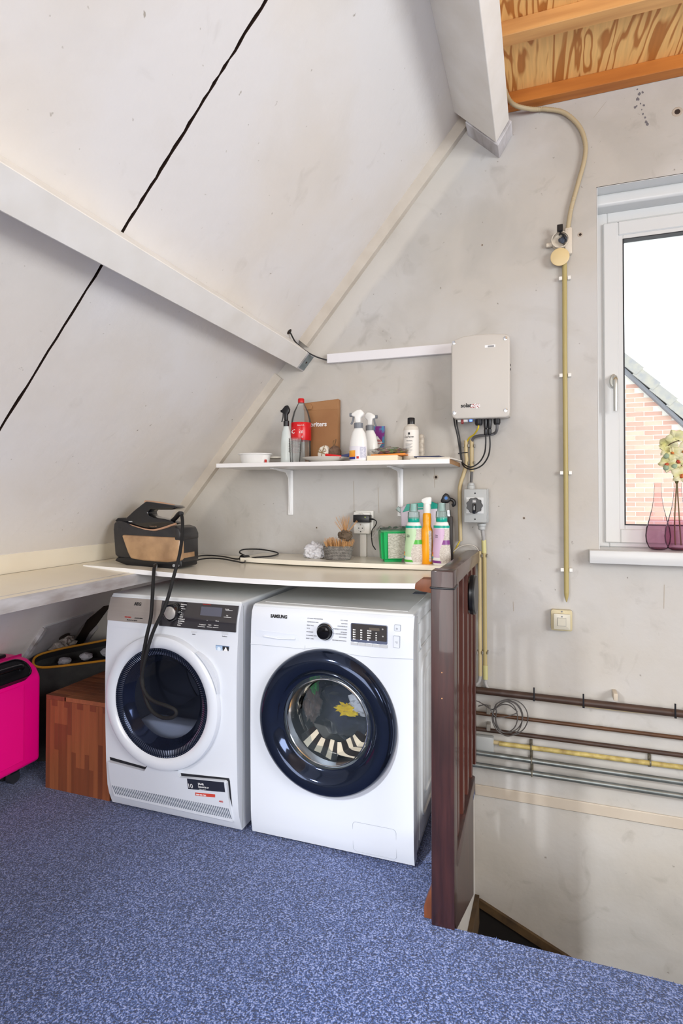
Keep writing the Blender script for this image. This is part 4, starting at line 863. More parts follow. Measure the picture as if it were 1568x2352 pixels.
# canvas bag
bgm = mat('charcoal_canvas', (62, 62, 60), .9, c2=(48, 48, 48), cs=30, cf=.6, bump=.4, bs=300)
bag = thing('canvas_bag', (-2.105, 2.265, 0), 'open dark grey canvas bag with orange zip behind wooden cube stool', 'bag')
m = M(); top = []; N_ = 28; vs = []
for k, (z, s) in enumerate(((.0, .92), (.12, 1.0), (.30, 1.02), (.42, 1.0), (.478, .97))):
    for i in range(N_):
        a = 2*PI*i/N_; ca, sa = math.cos(a), math.sin(a); sg = lambda v: (abs(v)**.6)*(1 if v > 0 else -1)
        dz = (.034*sa+.026*ca+.012*math.sin(a*2+.6)+.006*math.sin(a*3)) if k >= 3 else 0
        lx, ly = .255*sg(ca)*s, .080*sg(sa)*s; p = Vector((-2.105+(lx-ly)*.7071, 2.265+(lx+ly)*.7071, z+dz)); p.x = max(p.x, rx(p.z)+.03); p.y = min(p.y, 2.49); vs.append(p); 
        if k == 4: top.append(p)
m.faces(vs, [(k*N_+i, k*N_+(i+1) % N_, (k+1)*N_+(i+1) % N_, (k+1)*N_+i) for k in range(4) for i in range(N_)]+[tuple(range(N_-1, -1, -1))]); m.build('bag_body', bgm, bag)
m = M(); m.tube(top+[top[0]], .0055, 8, 3, False); m.build('orange_zip', mat('orange_zip', (206, 142, 34), .6), bag)
m = M(); vs = []
for k in range(2):
    for p in top: c = Vector((-2.105, 2.265, p.z)); vs.append(c+(p-c)*(1.01-.02*k)-Vector((0, 0, .028*(1-k)+.002)))
m.faces(vs, [(i, (i+1) % N_, N_+(i+1) % N_, N_+i) for i in range(N_)]); m.build('black_trim', mat('black_webbing', (24, 24, 26), .8), bag)
m = M(); m.blob((0, 0, 0), (.20, .055, .035), 3, .3, 2.5, 3); m.bm.transform(Matrix.Translation((-2.105, 2.265, .40)) @ Matrix.Rotation(PI/4, 4, 'Z')); m.build('lining', mat('dark_lining', (40, 40, 46), .9), bag)
for i, (x, y) in enumerate(((-2.18, 2.18), (-2.115, 2.25), (-2.05, 2.32))):
    m = M(); m.blob((x, y, .445+.01*i), (.03, .026, .018), i+20, .25, 1.6, 3); tag(m.build('cloth_roll', mat('grey_sock', (176, 176, 182), .9), None), ('pale rolled cloth at left inside the open canvas bag', 'pale rolled cloth in the middle of the open canvas bag', 'pale rolled cloth at right inside the open canvas bag')[i], 'cloth', 'rolled cloths in the canvas bag')

# ------------------------------------------------------------------ banister
bn = thing('banister', (-.266, 2.08, 0), 'dark mahogany banister with square newel post beside the stairwell', 'banister')
m = M(); m.box(-.300, -.233, 1.668, 1.735, 0, 1.030, .003, 2); m.build('newel_post', MAHOG, bn)
m = M(); m.prism([(1.70, .975), (2.499, .967), (2.499, 1.018), (1.70, 1.030)], -.291, -.238, 'x', .007, 2); m.build('handrail', mat('brown_rail', (84, 60, 48), .35, c2=(64, 44, 36), cs=18, cf=.6, stretch=(1, .08, 1), coat=.3), bn)
bal = None
for i, y in enumerate((1.83, 1.96, 2.09, 2.22, 2.35)):
    if bal is None: bal = M().box(-.2705, -.2415, 1.815, 1.845, .175, .985, .002, 1).build('baluster', MAHOGR, bn)
    else: dup(bal, (0, y-1.83, 0), bn)
m = M(); m.box(-.285, -.232, 1.735, 2.23, .135, .185, .006, 2); m.build('bottom_rail', MAHOG, bn)
m = M(); m.prism([(1.735, .135), (2.22, .135), (2.22, -.26), (1.735, -.05)], -.262, -.2385, 'x'); m.build('apron_board', MAHOG, bn, 0)
m = M(); m.prism([(-.355, .968), (-.353, .985), (-.335, 1.0), (-.300, 1.0), (-.300, .958), (-.336, .962)], 1.70, 1.745, 'y', .002); m.build('rail_stub', RAWWOOD, bn)
m = M(); m.prism([(-.326, 0), (-.326, .035), (-.300, .105), (-.300, 0)], 1.69, 1.74, 'y', .002); m.build('shim_block', RAWWOOD, bn)
m = M(); q = rrect(-.2665, 1.7015, .0348, .0348, .004, 3); m.tube([(x, y, .980) for x, y in q]+[(q[0][0], q[0][1], .980)], .0032, 8, 0, False); m.build('elastic_band', BLACK, bn)
for z in (.66, .735): m = M(); m.cyl((-.268, 1.6678, z), (-.268, 1.6672, z), .0018, n=8); m.build('screw_hole', mat('light_wood_chip', (188, 140, 96), .8), bn, 0)
# round black disc on the balusters
dc = thing('round_disc', (-.225, 2.14, .885), 'round black disc hanging on the stairwell side of banister', 'disc')
m = M(); m.lathe([(.0, 0), (.066, 0), (.072, .006), (.073, .018), (.069, .023)], (-.243, 2.15, .885), 'x', 48); m.build('back_shell', BLACK, dc)
m = M(); m.lathe([(.070, .0228), (.068, .026), (.03, .027), (0, .027)], (-.243, 2.15, .885), 'x', 48); m.build('face_plate', mat('dark_grey_face', (70, 68, 66), .5), dc)
# loose carpet flap folded up next to the post
m = M(); vs = []; 
for j in range(9):
    t = j/8
    for i in range(9):
        u = i/8; x = -.392+.075*u+.012*math.sin(t*4)*u; y = 1.95+.40*t-.055*u*(1-t); z = .004+.13*(u**1.5)*(.25+.75*t)+.010*math.sin(t*9+u*3)*u
        vs.append((x, y, z))
for k in list(vs): vs.append((k[0]+.004, k[1], k[2]-.006 if k[2] > .01 else .0005))
K = 81
m.faces(vs, [(j*9+i, j*9+i+1, (j+1)*9+i+1, (j+1)*9+i) for j in range(8) for i in range(8)]+[(K+(j*9+i), K+(j+1)*9+i, K+(j+1)*9+i+1, K+j*9+i+1) for j in range(8) for i in range(8)]+[(j*9+8, K+j*9+8, K+(j+1)*9+8, (j+1)*9+8) for j in range(8)]+[(i, K+i, K+i+1, i+1) for i in range(8)])
tag(m.build('carpet_offcut', CARPET, None, 60), 'loose curled blue carpet piece between washing machine and newel post', 'carpet')

# ------------------------------------------------------------------ wall: inverter, isolator, conduits
inv = thing('inverter', (-.31, 2.43, 1.45), 'cream-white solar inverter box mounted on the gable wall', 'inverter')
IVY = 2.375
def qx(x, y, Y=IVY): p = Q(x, y, Y); return (p.x, p.z)
outl = [qx(*p) for p in ((1036, 792), (1041, 782), (1060, 773), (1090, 768), (1130, 766), (1160, 766.5), (1168, 770), (1170.5, 778), (1170.5, 945), (1168, 955), (1160, 958.5), (1046, 962), (1038, 958), (1036, 950))]
m = M(); m.prism(outl, IVY, IVY+.05, 'y', .006, 3); m.build('front_cover', INVW, inv)
x0 = qx(1036, 800)[0]; x1 = qx(1170, 800)[0]; zt = qx(1130, 790)[1]; zbm = qx(1100, 955)[1]
m = M(); m.box(x0+.01, x1-.002, IVY+.05, Y0-.001, zbm, zt+.015, .008, 2); m.build('heatsink_body', mat('inverter_body_grey', (190, 184, 174), .5), inv)
for x, y in ((1042, 787), (1160, 777), (1043, 948), (1161, 942)):
    p = Q(x, y, IVY-.001); m = M(); m.lathe([(.0075, .001), (.0075, -.001), (.0045, -.0015)], p, 'y', 16); m.mi = 1; m.lathe([(.0045, -.0012), (0, .0004)], p, 'y', 8); m.build('screw', [CHROMEB, INK], inv)
text('logo', 'solar', (Q(1058, 936, IVY).x, IVY-.0008, Q(1058, 936, IVY).z), .0235, INK, inv, bold=.0006, sx=.92)
p = Q(1080, 937, IVY); q = Q(1099, 928, IVY); m = M(); m.prism([(p.x, p.z), (q.x, p.z), (q.x+.003, q.z), (p.x+.002, q.z)], IVY-.0008, IVY, 'y'); m.build('logo_field', mat('dark_red_print', (160, 34, 36), .5), inv, 0)
text('logo', 'edge', (p.x+.0015, IVY-.0014, p.z+.0022), .0235, INKW, inv, bold=.0006, sx=.85)
for (a, b, c_, d_) in ((1113, 791, 1137, 799),):
    p, q = Q(a, d_, IVY), Q(c_, b, IVY); M().box(p.x, q.x, IVY-.0005, IVY, p.z, q.z).build('sticker', INKW, inv, 0)
    for i in range(14): M().box(p.x+.012+i*.0018, p.x+.013+i*.0018, IVY-.0008, IVY-.0004, p.z+.001, p.z+.008).build('barcode_bar', INK, inv, 0)
for x, y in ((1172, 838), (1172, 848)): p = Q(x, y, IVY+.03); M().box(x1-.001, x1+.003, IVY+.03, IVY+.038, p.z-.004, p.z+.004).build('side_vent', BLACK, inv, 0)
GY = IVY+.045
def gp(x, y, Y=GY): return Q(x, y, Y)
# under-side connectors
p = gp(1062, 966); M().box(p.x-.020, p.x+.022, GY-.01, GY+.02, zbm-.018, zbm+.004, .004, 2).build('switch_block', SOCKET, inv)
M().box(p.x-.005, p.x+.005, GY-.016, GY+.0, zbm-.026, zbm-.008, .002, 1).build('red_switch', mat('dark_red', (130, 20, 24), .4), inv)
p = gp(1081, 965); m = M(); m.cyl((p.x, GY, zbm-.016), (p.x, GY, zbm), .0065, n=14); m.build('status_lamp', mat('blue_lamp', (150, 180, 255), .3, emit=((90, 140, 255), 1.2)), inv)
for x, r in ((1099, .016), (1141, .014)):
    p = gp(x, 965); m = M(); m.lathe([(r*.8, -.034), (r, -.026), (r, -.012), (r*1.05, -.010), (r*1.05, .002)], (p.x, GY, zbm), 'z', 12); m.build('cable_gland', BLACK, inv)
for x in (1115, 1124):
    p = gp(x, 970); m = M(); m.lathe([(.0055, -.076), (.0075, -.07), (.0075, -.052), (.006, -.05), (.0075, -.046), (.0085, -.02), (.0085, .002)], (p.x, GY, zbm), 'z', 14); m.build('dc_connector', BLACK, inv)
CY_ = 2.47
m = M(); m.tube([gp(1099, 975), gp(1097, 985), gp(1088, 998, 2.45), gp(1077, 1006, 2.47), gp(1072, 1016, 2.485)], .0034, 8); tag(m.build('network_cable', mat('yellow_cable', (210, 184, 40), .4), None), 'short yellow cable from the inverter gland into left conduit', 'cable')
m = M(); m.tube([gp(1141, 968), gp(1141, 985), gp(1136, 995, 2.45), gp(1122, 999, 2.45), gp(1100, 1001, 2.46), gp(1087, 1006, 2.475), gp(1083, 1018, 2.485)], .0062, 10); tag(m.build('power_cable', mat('grey_cable', (96, 96, 98), .45), None), 'thick grey cable looping from inverter into the right conduit', 'cable')
m = M(); m.tube([gp(1115, 1000), gp(1115, 1020), gp(1112, 1042, 2.43), gp(1100, 1062, 2.44), gp(1080, 1073, 2.44), gp(1062, 1063, 2.46), gp(1058, 1050, 2.465), gp(1050, 1000, 2.465), gp(1044, 975, 2.46), gp(1040, 945, 2.47)], .0030, 8); tag(m.build('solar_cable', RUBBER, None), 'inner thin black solar cable looping below the inverter', 'cable', 'black solar cables under the inverter')
m = M(); m.tube([gp(1124, 1000), gp(1125, 1025), gp(1120, 1050, 2.43), gp(1105, 1070, 2.44), gp(1082, 1078, 2.44), gp(1064, 1070, 2.46), gp(1060, 1052, 2.465), gp(1055, 1005, 2.465), gp(1049, 975, 2.46), gp(1046, 945, 2.47)], .0030, 8); tag(m.build('solar_cable', RUBBER, None), 'outer thin black solar cable looping below the inverter', 'cable', 'black solar cables under the inverter')
PY = 2.484
def conduit(pts, r, mt, name, label, cat='conduit', Y=PY, sm=6, ribs=0.):
    m = M(); m.tube([Q(x, y, Y) for x, y in pts], r, 12, sm, True, ribs); return tag(m.build(name, mt, None), label, cat)
cA = conduit([(1070, 1012), (1070, 1040), (1071, 1062), (1064, 1090), (1057, 1112), (1055, 1140), (1057, 1242)], .0085, PVC, 'conduit', 'beige bent conduit running down left of isolator switch')
cB = conduit([(1083, 1010), (1083, 1083)], .0085, PVC, 'conduit', 'short straight beige conduit under the inverter', sm=0)
conduit([(1083, 1083), (1081, 1114)], .0055, mat('dark_grey_cable', (84, 82, 82), .5), 'cable', 'dark grey cable stub entering the top of isolator switch', 'cable', sm=0)
m = M(); m.tube([Q(1056, 1242, 2.48), Q(1045, 1262, 2.47), Q(1036, 1276, 2.45)], .003, 8); tag(m.build('cable', MC['yellow_cable'], None), 'yellow cable coming out of bent conduit behind detergent bottles', 'cable')
cC = conduit([(1101, 1266), (1102.5, 1552)], .0082, PVC, 'conduit', 'beige vertical conduit left of pair below isolator switch', sm=0)
cD = conduit([(1112, 1270), (1114, 1530)], .0085, mat('aged_beige_pvc', (182, 166, 116), .4), 'conduit', 'beige vertical conduit right of pair below isolator switch', sm=0)
M().tube([Q(1110.5, 1240, PY), Q(1111.5, 1270, PY)], .010, 12, 0).build('sleeve', PVCL, cD)
m = M(); m.tube([Q(1114, 1528, PY), Q(1114.5, 1560, PY)], .010, 12, 0); m.build('sleeve', PVCL, cD)
tag(M().tube([Q(1114.5, 1560, PY), Q(1115, 1570, PY), Q(1122, 1583, PY), Q(1140, 1592, PY), Q(1166, 1597, 2.478)], .0075, 12, 6, True, .0035).build('flexible_tube', CORR, None), 'grey ribbed tube bending behind the top brown pipe', 'tube')
tag(M().tube([Q(1102.5, 1552, PY), Q(1100, 1565, PY), Q(1090, 1576, PY)], .0075, 12, 6, True, .0035).build('flexible_tube', CORR, None), 'short grey ribbed tube below left vertical conduit', 'tube')
tag(M().tube([Q(1040, 1268, 2.44), Q(1055, 1256, 2.46), Q(1075, 1251, 2.47), Q(1092, 1256, 2.48), Q(1100, 1268, PY)], .0022, 8).build('cable', mat('white_cable', (196, 190, 180), .5), None), 'thin white cable arching into left vertical conduit', 'cable')
# clips: each conduit's saddles
def saddle(x, y, par, wd=.012, mt=CLIPM, name='saddle_clip'):
    p = Q(x, y, PY); m = M()
    for s in (-1, 1): m.box(p.x+s*.011-.0022, p.x+s*.011+.0022, PY-.012, Y0, p.z-wd/2, p.z+wd/2, .001, 1)
    m.box(p.x-.013, p.x+.013, PY+.006, Y0, p.z-wd/2, p.z+wd/2); return m.build(name, mt, par)
saddle(1070, 1024, cA); saddle(1083.5, 1024, cB); saddle(1083, 1063, cB); saddle(1101, 1276, cC); saddle(1112.5, 1276, cD); saddle(1102.5, 1498, cC); saddle(1114, 1498, cD)
m = M(); m.tube([Q(1052, 1042, 2.455), Q(1063, 1040, 2.465), Q(1074, 1039, 2.468)], .0022, 6); m.build('cable_tie', BLACK, cA)
# isolator switch
iso = thing('isolator_switch', (-.25, 2.45, 1.14), 'light grey isolator box with black rotary switch under the inverter', 'switch')
SY = 2.412; a = Q(1065, 1200, SY); b = Q(1117, 1123, SY)
m = M(); m.box(a.x, b.x, SY, SY+.03, a.z, b.z, .004, 2); m.box(a.x+.001, b.x+.003, SY+.03, Y0-.001, a.z-.001, b.z+.001, .003, 2); m.build('enclosure', GREYBOX, iso)
c = Q(1090, 1161, SY); M().box(c.x-.035, c.x+.035, SY-.003, SY+.001, c.z-.034, c.z+.034, .001, 1).build('switch_plate', mat('pale_grey_plate', (206, 208, 208), .4), iso)
m = M(); m.prism([(c.x+(.0315+.0022*math.cos(9*t))*math.cos(t), c.z+(.0315+.0022*math.cos(9*t))*math.sin(t)) for t in [i*2*PI/72 for i in range(72)]], SY-.022, SY-.003, 'y', .0015, 1); kb = m.build('rotary_knob', BLACK, iso, 30)
M().box(c.x-.007, c.x+.007, SY-.034, SY-.020, c.z-.034, c.z+.008, .003, 2).build('knob_grip', BLACKG, kb)
M().box(c.x-.007, c.x+.007, SY-.0225, SY-.0215, c.z+.012, c.z+.024).build('on_window', mat('grey_print', (150, 150, 150), .5), kb, 0)
text('lettering', 'ON', (c.x-.0055, SY-.0232, c.z+.015), .0075, INKW, kb, ext=.0002, bold=.0002)
for y in (1133, 1192.5): p = Q(1090.5, y, SY-.001); m = M(); m.cyl(p, p+Vector((0, .002, 0)), .0032, n=12); m.build('screw', INK, iso)
p = Q(1081, 1118, 2.455); m = M(); m.lathe([(.017, -.02), (.017, .004), (.014, .006), (.014, .014), (.009, .018)], (p.x, 2.458, p.z), 'z', 12); m.build('cable_gland', GREYBOX, iso)
p = Q(1106, 1208, 2.455); m = M(); m.lathe([(.010, -.018), (.015, -.014), (.015, -.002), (.018, 0), (.018, .010)], (p.x, 2.458, p.z), 'z', 12); m.build('cable_gland', GREYBOX, iso)
tag(M().tube([Q(1107, 1214, 2.462), Q(1109, 1228, 2.47), Q(1110.5, 1242, PY)], .0085, 12, 5, True, .0035).build('flexible_tube', CORR, None), 'short grey ribbed tube leaving the bottom of isolator switch', 'tube')
# trunking and cable out of the roof
tr = M(); a, b = Q(750, 834, 2.475), Q(1034, 790, 2.475); zz0 = Q(751, 834, 2.475).z; zz1 = Q(749, 813, 2.475).z
tr.box(a.x, x0-.004, 2.475, Y0-.0005, zz0, zz1, .002, 1); tag(tr.build('cable_trunking', mat('trunking_white', (224, 222, 224), .4), None), 'white square cable trunking running to the inverter', 'trunking')
hh = roof_pt(664, 762); m = M(); m.tube([hh-NRM*.02, hh+NRM*.006, Q(678, 785, 2.40), Q(700, 805, 2.43), Q(725, 819, 2.45), Q(750, 827, 2.475)], .0034, 8); tag(m.build('cable', RUBBER, None), 'black cable from a hole in sloping roof to trunking', 'cable')
m = M(); m.lathe([(.014, 0), (0, .0006)], (0, 0, 0), 'z', 14); m.bm.transform(Matrix.Translation(hh+NRM*.0006) @ NRM.to_track_quat('Z', 'Y').to_matrix().to_4x4()); m.build('cable_hole', HOLEM, cl, 0)
# right: flexible conduit, junction box, yellowed conduit
tag(M().tube([Q(1155, 190, 2.43), Q(1166, 224, 2.43), Q(1183, 242, 2.43), Q(1215, 250, 2.46), Q(1235, 251, PY), Q(1255, 251, PY), Q(1295, 259, PY), Q(1328, 288, PY), Q(1343, 325, PY), Q(1342, 365, PY), Q(1326, 425, PY), Q(1311, 480, PY), Q(1303, 530, PY)], .0095, 12, 8, True, .004).build('flexible_conduit', mat('beige_flex', (180, 164, 132), .5), None), 'beige flexible conduit curving down from the ceiling to the junction box', 'conduit')
jb = thing('junction_box', (.1, 2.49, 2.30), 'round cream junction box with hanging open lid on the wall', 'junction box')
p = Q(1286, 552, 2.475); m = M(); m.lathe([(.0, .022), (.034, .022), (.034, -.010), (.031, -.010), (.031, .016), (0, .017)], (p.x, 2.475, p.z), 'y', 32); m.build('box_shell', mat('old_cream', (206, 196, 180), .5), jb)
M().box(p.x-.055, p.x-.030, 2.478, 2.499, p.z-.018, p.z-.002, .003, 1).build('spout', MC['old_cream'], jb); M().box(p.x+.018, p.x+.046, 2.475, 2.499, p.z-.06, p.z+.05, .006, 2).build('spout', MC['old_cream'], jb)
q = Q(1285.5, 590, 2.465); m = M(); m.lathe([(0, .003), (.036, .003), (.0365, -.002), (.033, -.004), (0, -.004)], (q.x, 2.466, q.z), 'y', 40); m.build('lid', mat('cream_lid', (212, 190, 142), .45), jb)
p2 = Q(1286, 524, 2.455); M().box(p2.x-.012, p2.x+.010, 2.448, 2.462, p2.z-.014, p2.z+.014, .002, 1).build('terminal_block', BLACK, jb)
m = M(); m.tube([(p2.x-.004, 2.455, p2.z-.012), (p2.x+.008, 2.45, p2.z-.03), (p.x, 2.452, p.z+.018), (p.x+.012, 2.46, p.z+.01), (p.x+.02, 2.47, p.z-.005), (p.x+.012, 2.475, p.z-.02)], .0024, 8); m.tube([(p2.x+.004, 2.455, p2.z-.012), (p2.x-.004, 2.45, p2.z-.03), (p.x+.006, 2.452, p.z+.016), (p.x+.02, 2.465, p.z+.012)], .0024, 8); m.build('wires', BLACK, jb)
m = M(); m.blob((p.x+.012, 2.478, p.z+.002), (.016, .009, .014), 6, .3, 2, 3); m.build('wire_connectors', mat('grey_blue_connector', (70, 76, 88), .5), jb)
cE = conduit([(1296, 600), (1297, 860), (1299, 1090), (1300.5, 1362)], .0095, PVCY, 'conduit', 'long yellowed vertical conduit between the inverter and window', sm=0)
m = M(); p = Q(1300.5, 1362, PY); q = Q(1300.5, 1383, PY); m.lathe([(.0095, 0), (.007, -.018), (.0015, q.z-p.z)], (p.x, PY, p.z), 'z', 12); m.build('cut_tip', PVCY, cE)
for x, y in ((1296.5, 639), (1297.5, 862), (1299, 1086), (1300.5, 1309)):
    p = Q(x, y, PY); m = M()
    for s in (-1, 1): m.box(p.x+s*.0165-.0065, p.x+s*.0165+.0065, PY-.006, Y0, p.z-.0075, p.z+.0075, .0015, 1)
    m.box(p.x-.011, p.x+.011, PY+.008, Y0, p.z-.0075, p.z+.0075); m.build('saddle_clip', SOCKET, cE)
# light switch
sw = thing('light_switch', (.086, 2.48, .70), 'old cream square light switch on the wall below long conduit', 'light switch')
a, b = Q(1266, 1449, 2.47), Q(1313, 1402, 2.47); cx, cz = (a.x+b.x)/2, (a.z+b.z)/2
m = M(); m.prism(rrect(cx, cz, .0405, .042, .008), 2.474, Y0, 'y', .003, 2); m.build('back_box', SWCREAM, sw)
m = M(); m.prism(rrect(cx+.001, cz-.003, .031, .031, .003), 2.462, 2.476, 'y', .004, 2); m.build('cover', mat('switch_plate', (200, 195, 178), .3), sw)
M().box(cx-.0165, cx+.0165, 2.4612, 2.463, cz-.020, cz+.013).build('rocker_gap', INKG, sw, 0); M().box(cx-.0155, cx+.0155, 2.4595, 2.463, cz-.019, cz+.012, .001, 1).build('rocker', MC['switch_plate'], sw)
for z in (.036, .018): m = M(); m.cyl((cx+.001, 2.4735 if z > .03 else 2.4615, cz+z), (cx+.001, 2.4725 if z > .03 else 2.4605, cz+z), .003, n=10); m.build('screw', INKG, sw)
# wall socket over the board
so = thing('wall_socket', (-.75, 2.48, 1.07), 'white double wall socket with a cable duct below', 'socket')
SOY = 2.462
a, b = Q(811, 1226, SOY), Q(849, 1176, SOY); m = M(); m.box(a.x, b.x, SOY, Y0-.001, a.z, b.z, .006, 3); m.box(a.x+.002, b.x+.010, SOY+.022, Y0, a.z+.012, b.z+.006, .004, 2); m.build('socket_body', SOCKET, so)
for y in (1187, 1213):
    p = Q(828, y, SOY); m = M(); m.cap = False; m.lathe([(.021, 0), (.0205, -.001), (.0185, -.001), (.018, .001)], (p.x, SOY-.0008, p.z), 'y', 32); m.build('socket_ring', SOCKET, so)
    m = M(); m.lathe([(.018, -.0006), (0, -.0006)], (p.x, SOY, p.z), 'y', 28); m.build('socket_well', mat('socket_shade', (206, 204, 198), .4), so, 0)
    for dx in (-.0085, .0085): m = M(); m.lathe([(.0028, -.0012), (0, -.0012)], (p.x+dx, SOY, p.z), 'y', 12); m.build('pin_hole', INK, so, 0)
    for dz in (-.016, .016): M().box(p.x-.0025, p.x+.0025, SOY-.0016, SOY-.0006, p.z+dz-.003, p.z+dz+.003).build('earth_clip', CHROMEB, so, 0)
a, b = Q(826, 1284, 2.485), Q(841, 1227, 2.485); M().box(a.x, b.x, 2.484, Y0-.001, ZS, b.z, .002, 1).build('cable_duct', SOCKET, so)
ad = thing('power_adapter', (-.74, 2.43, 1.13), 'black plug-in power adapter with thin cord in the wall socket', 'adapter')
a, b = Q(811, 1200, 2.43), Q(849, 1183, 2.43); M().box(a.x, b.x, 2.425, SOY-.001, a.z, b.z, .003, 2).build('adapter_body', BLACK, ad)
p = Q(838, 1188, 2.424); m = M(); m.cyl(p, p+Vector((0, .003, 0)), .0016, n=8); m.build('indicator_lamp', mat('green_lamp', (190, 220, 60), .4, emit=((200, 220, 60), .8)), ad)
m = M(); m.tube([Q(849, 1192, 2.44), Q(858, 1193, 2.44), Q(864, 1198, 2.44), Q(862, 1207, 2.45), Q(855, 1216, 2.45), Q(853, 1228, 2.43), Q(855, 1250, 2.40), Q(862, 1262, 2.38)], lambda t: .0024 if t > .12 else .0042, 8); m.build('adapter_cord', BLACK, ad)

# ------------------------------------------------------------------ pipes at floor level
def pipe(z, r, Y, mt, name, label, xl=-.40, xr=3.4, dz=0):
    m = M(); m.cyl((xl, Y, z), (xr, Y, z+dz), r, n=18); return tag(m.build(name, mt, None), label, 'pipe')
P1 = pipe(.432, .0145, 2.462, COPPER, 'pipe', 'thick dark brown pipe, topmost along the gable wall', dz=-.02)
P2 = pipe(.331, .0078, 2.475, BRONZE, 'pipe', 'thin brown copper pipe running through coiled wire, upper of two', dz=.0)
P3 = pipe(.264, .0088, 2.475, COPPER, 'pipe', 'thin dark brown pipe just above the yellow pipe', dz=.008)
P4 = pipe(.214, .0095, 2.478, YPIPE, 'pipe', 'yellow painted gas pipe above the two galvanised pipes', xl=-.16, dz=.03)
P5 = pipe(.173, .0105, 2.455, GALV, 'pipe', 'galvanised steel pipe, upper of the two', dz=.0)
P6 = pipe(.122, .0105, 2.455, GALV, 'pipe', 'galvanised steel pipe, lowest along the gable wall', dz=.0)
m = M(); m.tube([Q(1166, 1597, 2.47), Q(1280, 1611, 2.47), Q(1380, 1624, 2.468), Q(1470, 1634, 2.468), Q(1568, 1644, 2.468), (1.2, 2.47, .39), (3.3, 2.47, .36)], .0078, 12, 5); cf_ = tag(m.build('conduit', PVC, None), 'beige conduit tied under the topmost brown pipe', 'conduit')
for x, y in ((1226, 1592), (1339, 1607), (1549, 1630)):
    p = Q(x, y, 2.45); m = M(); m.box(p.x-.003, p.x+.003, 2.438, 2.442, p.z-.026, p.z+.026, .001, 1); m.box(p.x-.004, p.x+.004, 2.434, 2.44, p.z-.028, p.z-.020, .001, 1); m.build('cable_tie', BLACK, cf_)
p = Q(1413, 1605, 2.45); m = M(); m.box(p.x-.008, p.x+.008, 2.442, 2.4995, p.z-.006, p.z+.022, .003, 2); m.box(p.x-.006, p.x+.006, 2.45, 2.4995, p.z-.04, p.z-.034); m.build('pipe_clip', mat('beige_clip', (190, 178, 160), .6), P1)
for x, y, par in ((1121, 1634, P2), (1121, 1672, P3)):
    p = Q(x, y, 2.46); m = M(); m.box(p.x-.008, p.x+.008, 2.462, 2.4995, p.z-.014, p.z+.014, .003, 2); m.build('pipe_clip', CLIPM, par)
for x, y, par in ((1219, 1720, P4), (1495, 1749, P4), (1220, 1738, P5), (1221, 1762, P6)):
    p = Q(x, y, 2.455); r_ = .0115 if par is P4 else .0128; yc = 2.478 if par is P4 else 2.455; zc = Vector(par.location).z+.0105; zc = {P4: .216+(p.x+.16)/3.56*.03, P5: .173, P6: .122}[par]
    m = M(); m.tube([(p.x, yc+r_*math.sin(a), zc+r_*math.cos(a)) for a in [i*2*PI/16 for i in range(17)]], .0028, 6, 0, False); m.box(p.x-.006, p.x+.006, 2.49, 2.4995, zc-.022, zc+.026, .002, 1); m.cyl((p.x, 2.489, zc+.019), (p.x, 2.486, zc+.019), .0035, n=10); m.build('pipe_clamp', mat('rusty_clamp', (118, 112, 98), .45, .6), par)
jx = M(); a = Q(1092, 1735, 2.47); b = Q(1133, 1695, 2.47); jx.box(a.x, b.x, 2.468, 2.499, a.z, b.z, .006, 2); tag(jx.build('connection_box', GREYBOX, None), 'small grey connection box on the wall behind galvanised pipes', 'box')
tag(M().tube([(b.x-.002, 2.482, .215), (-.14, 2.48, .215)], .0085, 10, 0, True).build('conduit', PVC, None), 'short beige conduit stub right of small grey connection box', 'conduit')
tag(M().cyl((-.38, 2.483, .222), (a.x, 2.483, .222), .008, n=12).build('conduit', PVC, None), 'beige conduit stub left of small grey connection box', 'conduit')
# coiled grey wire
pts = [Q(1076, 1606, 2.45), Q(1100, 1612, 2.45), Q(1130, 1630, 2.44)]
random.seed(5)
for k in range(4*16+6):
    a = PI*.75-k*2*PI/16; turn = k//16; rx_ = 43-turn*3.5-(4 if k % 16 > 8 else 0); ry_ = 42-turn*2.2
    pts.append(Q(1169+turn*-2.5+math.cos(a)*rx_*(.82 if turn % 2 else 1), 1648+3*math.sin(turn*2)-math.sin(a)*ry_, 2.432+.003*turn))
pts += [Q(1140, 1648, 2.43), Q(1120, 1620, 2.43), Q(1098, 1622, 2.44)]
tag(M().tube(pts, .0022, 8, 3).build('wire_coil', mat('dark_grey_wire', (78, 74, 72), .5), None), 'loose coil of thin dark grey wire hanging on brown pipes', 'wire')

# ------------------------------------------------------------------ wall shelf and what stands on it
ws = thing('wall_shelf', (-.9, 2.35, 1.35), 'white wall shelf on two brackets crowded with bottles below the trunking', 'shelf')
WSX0, WSX1 = Q(496, 1075, 2.2).x, -.322
M().box(WSX0, WSX1, 2.2, 2.4985, ZU-.018, ZU, .0008, 1).build('shelf_board', mat('shelf_white', (232, 230, 228), .3), ws)
M().box(WSX1, WSX1+.0008, 2.2, 2.4985, ZU-.018, ZU).build('raw_edge', mat('chipboard', (170, 132, 92), .8, c2=(130, 96, 64), cs=120, cf=.6), ws, 0)
for x in (-1.123, -.585):
    m = M(); m.prism([(2.498, ZU-.0185), (2.30, ZU-.0185), (2.30, ZU-.024), (2.44, ZU-.034), (2.470, ZU-.06), (2.489, ZU-.225), (2.498, ZU-.232)], x-.0016, x+.0016, 'x')
    m.box(x-.013, x+.013, 2.492, 2.499, ZU-.235, ZU-.022, .002, 1); m.box(x-.010, x+.010, 2.29, 2.498, ZU-.022, ZU-.0185, .001, 1); m.build('shelf_bracket', EDGEW, ws)
def on(x, y, z, Y=None): return Q(x, y, z, 'z')
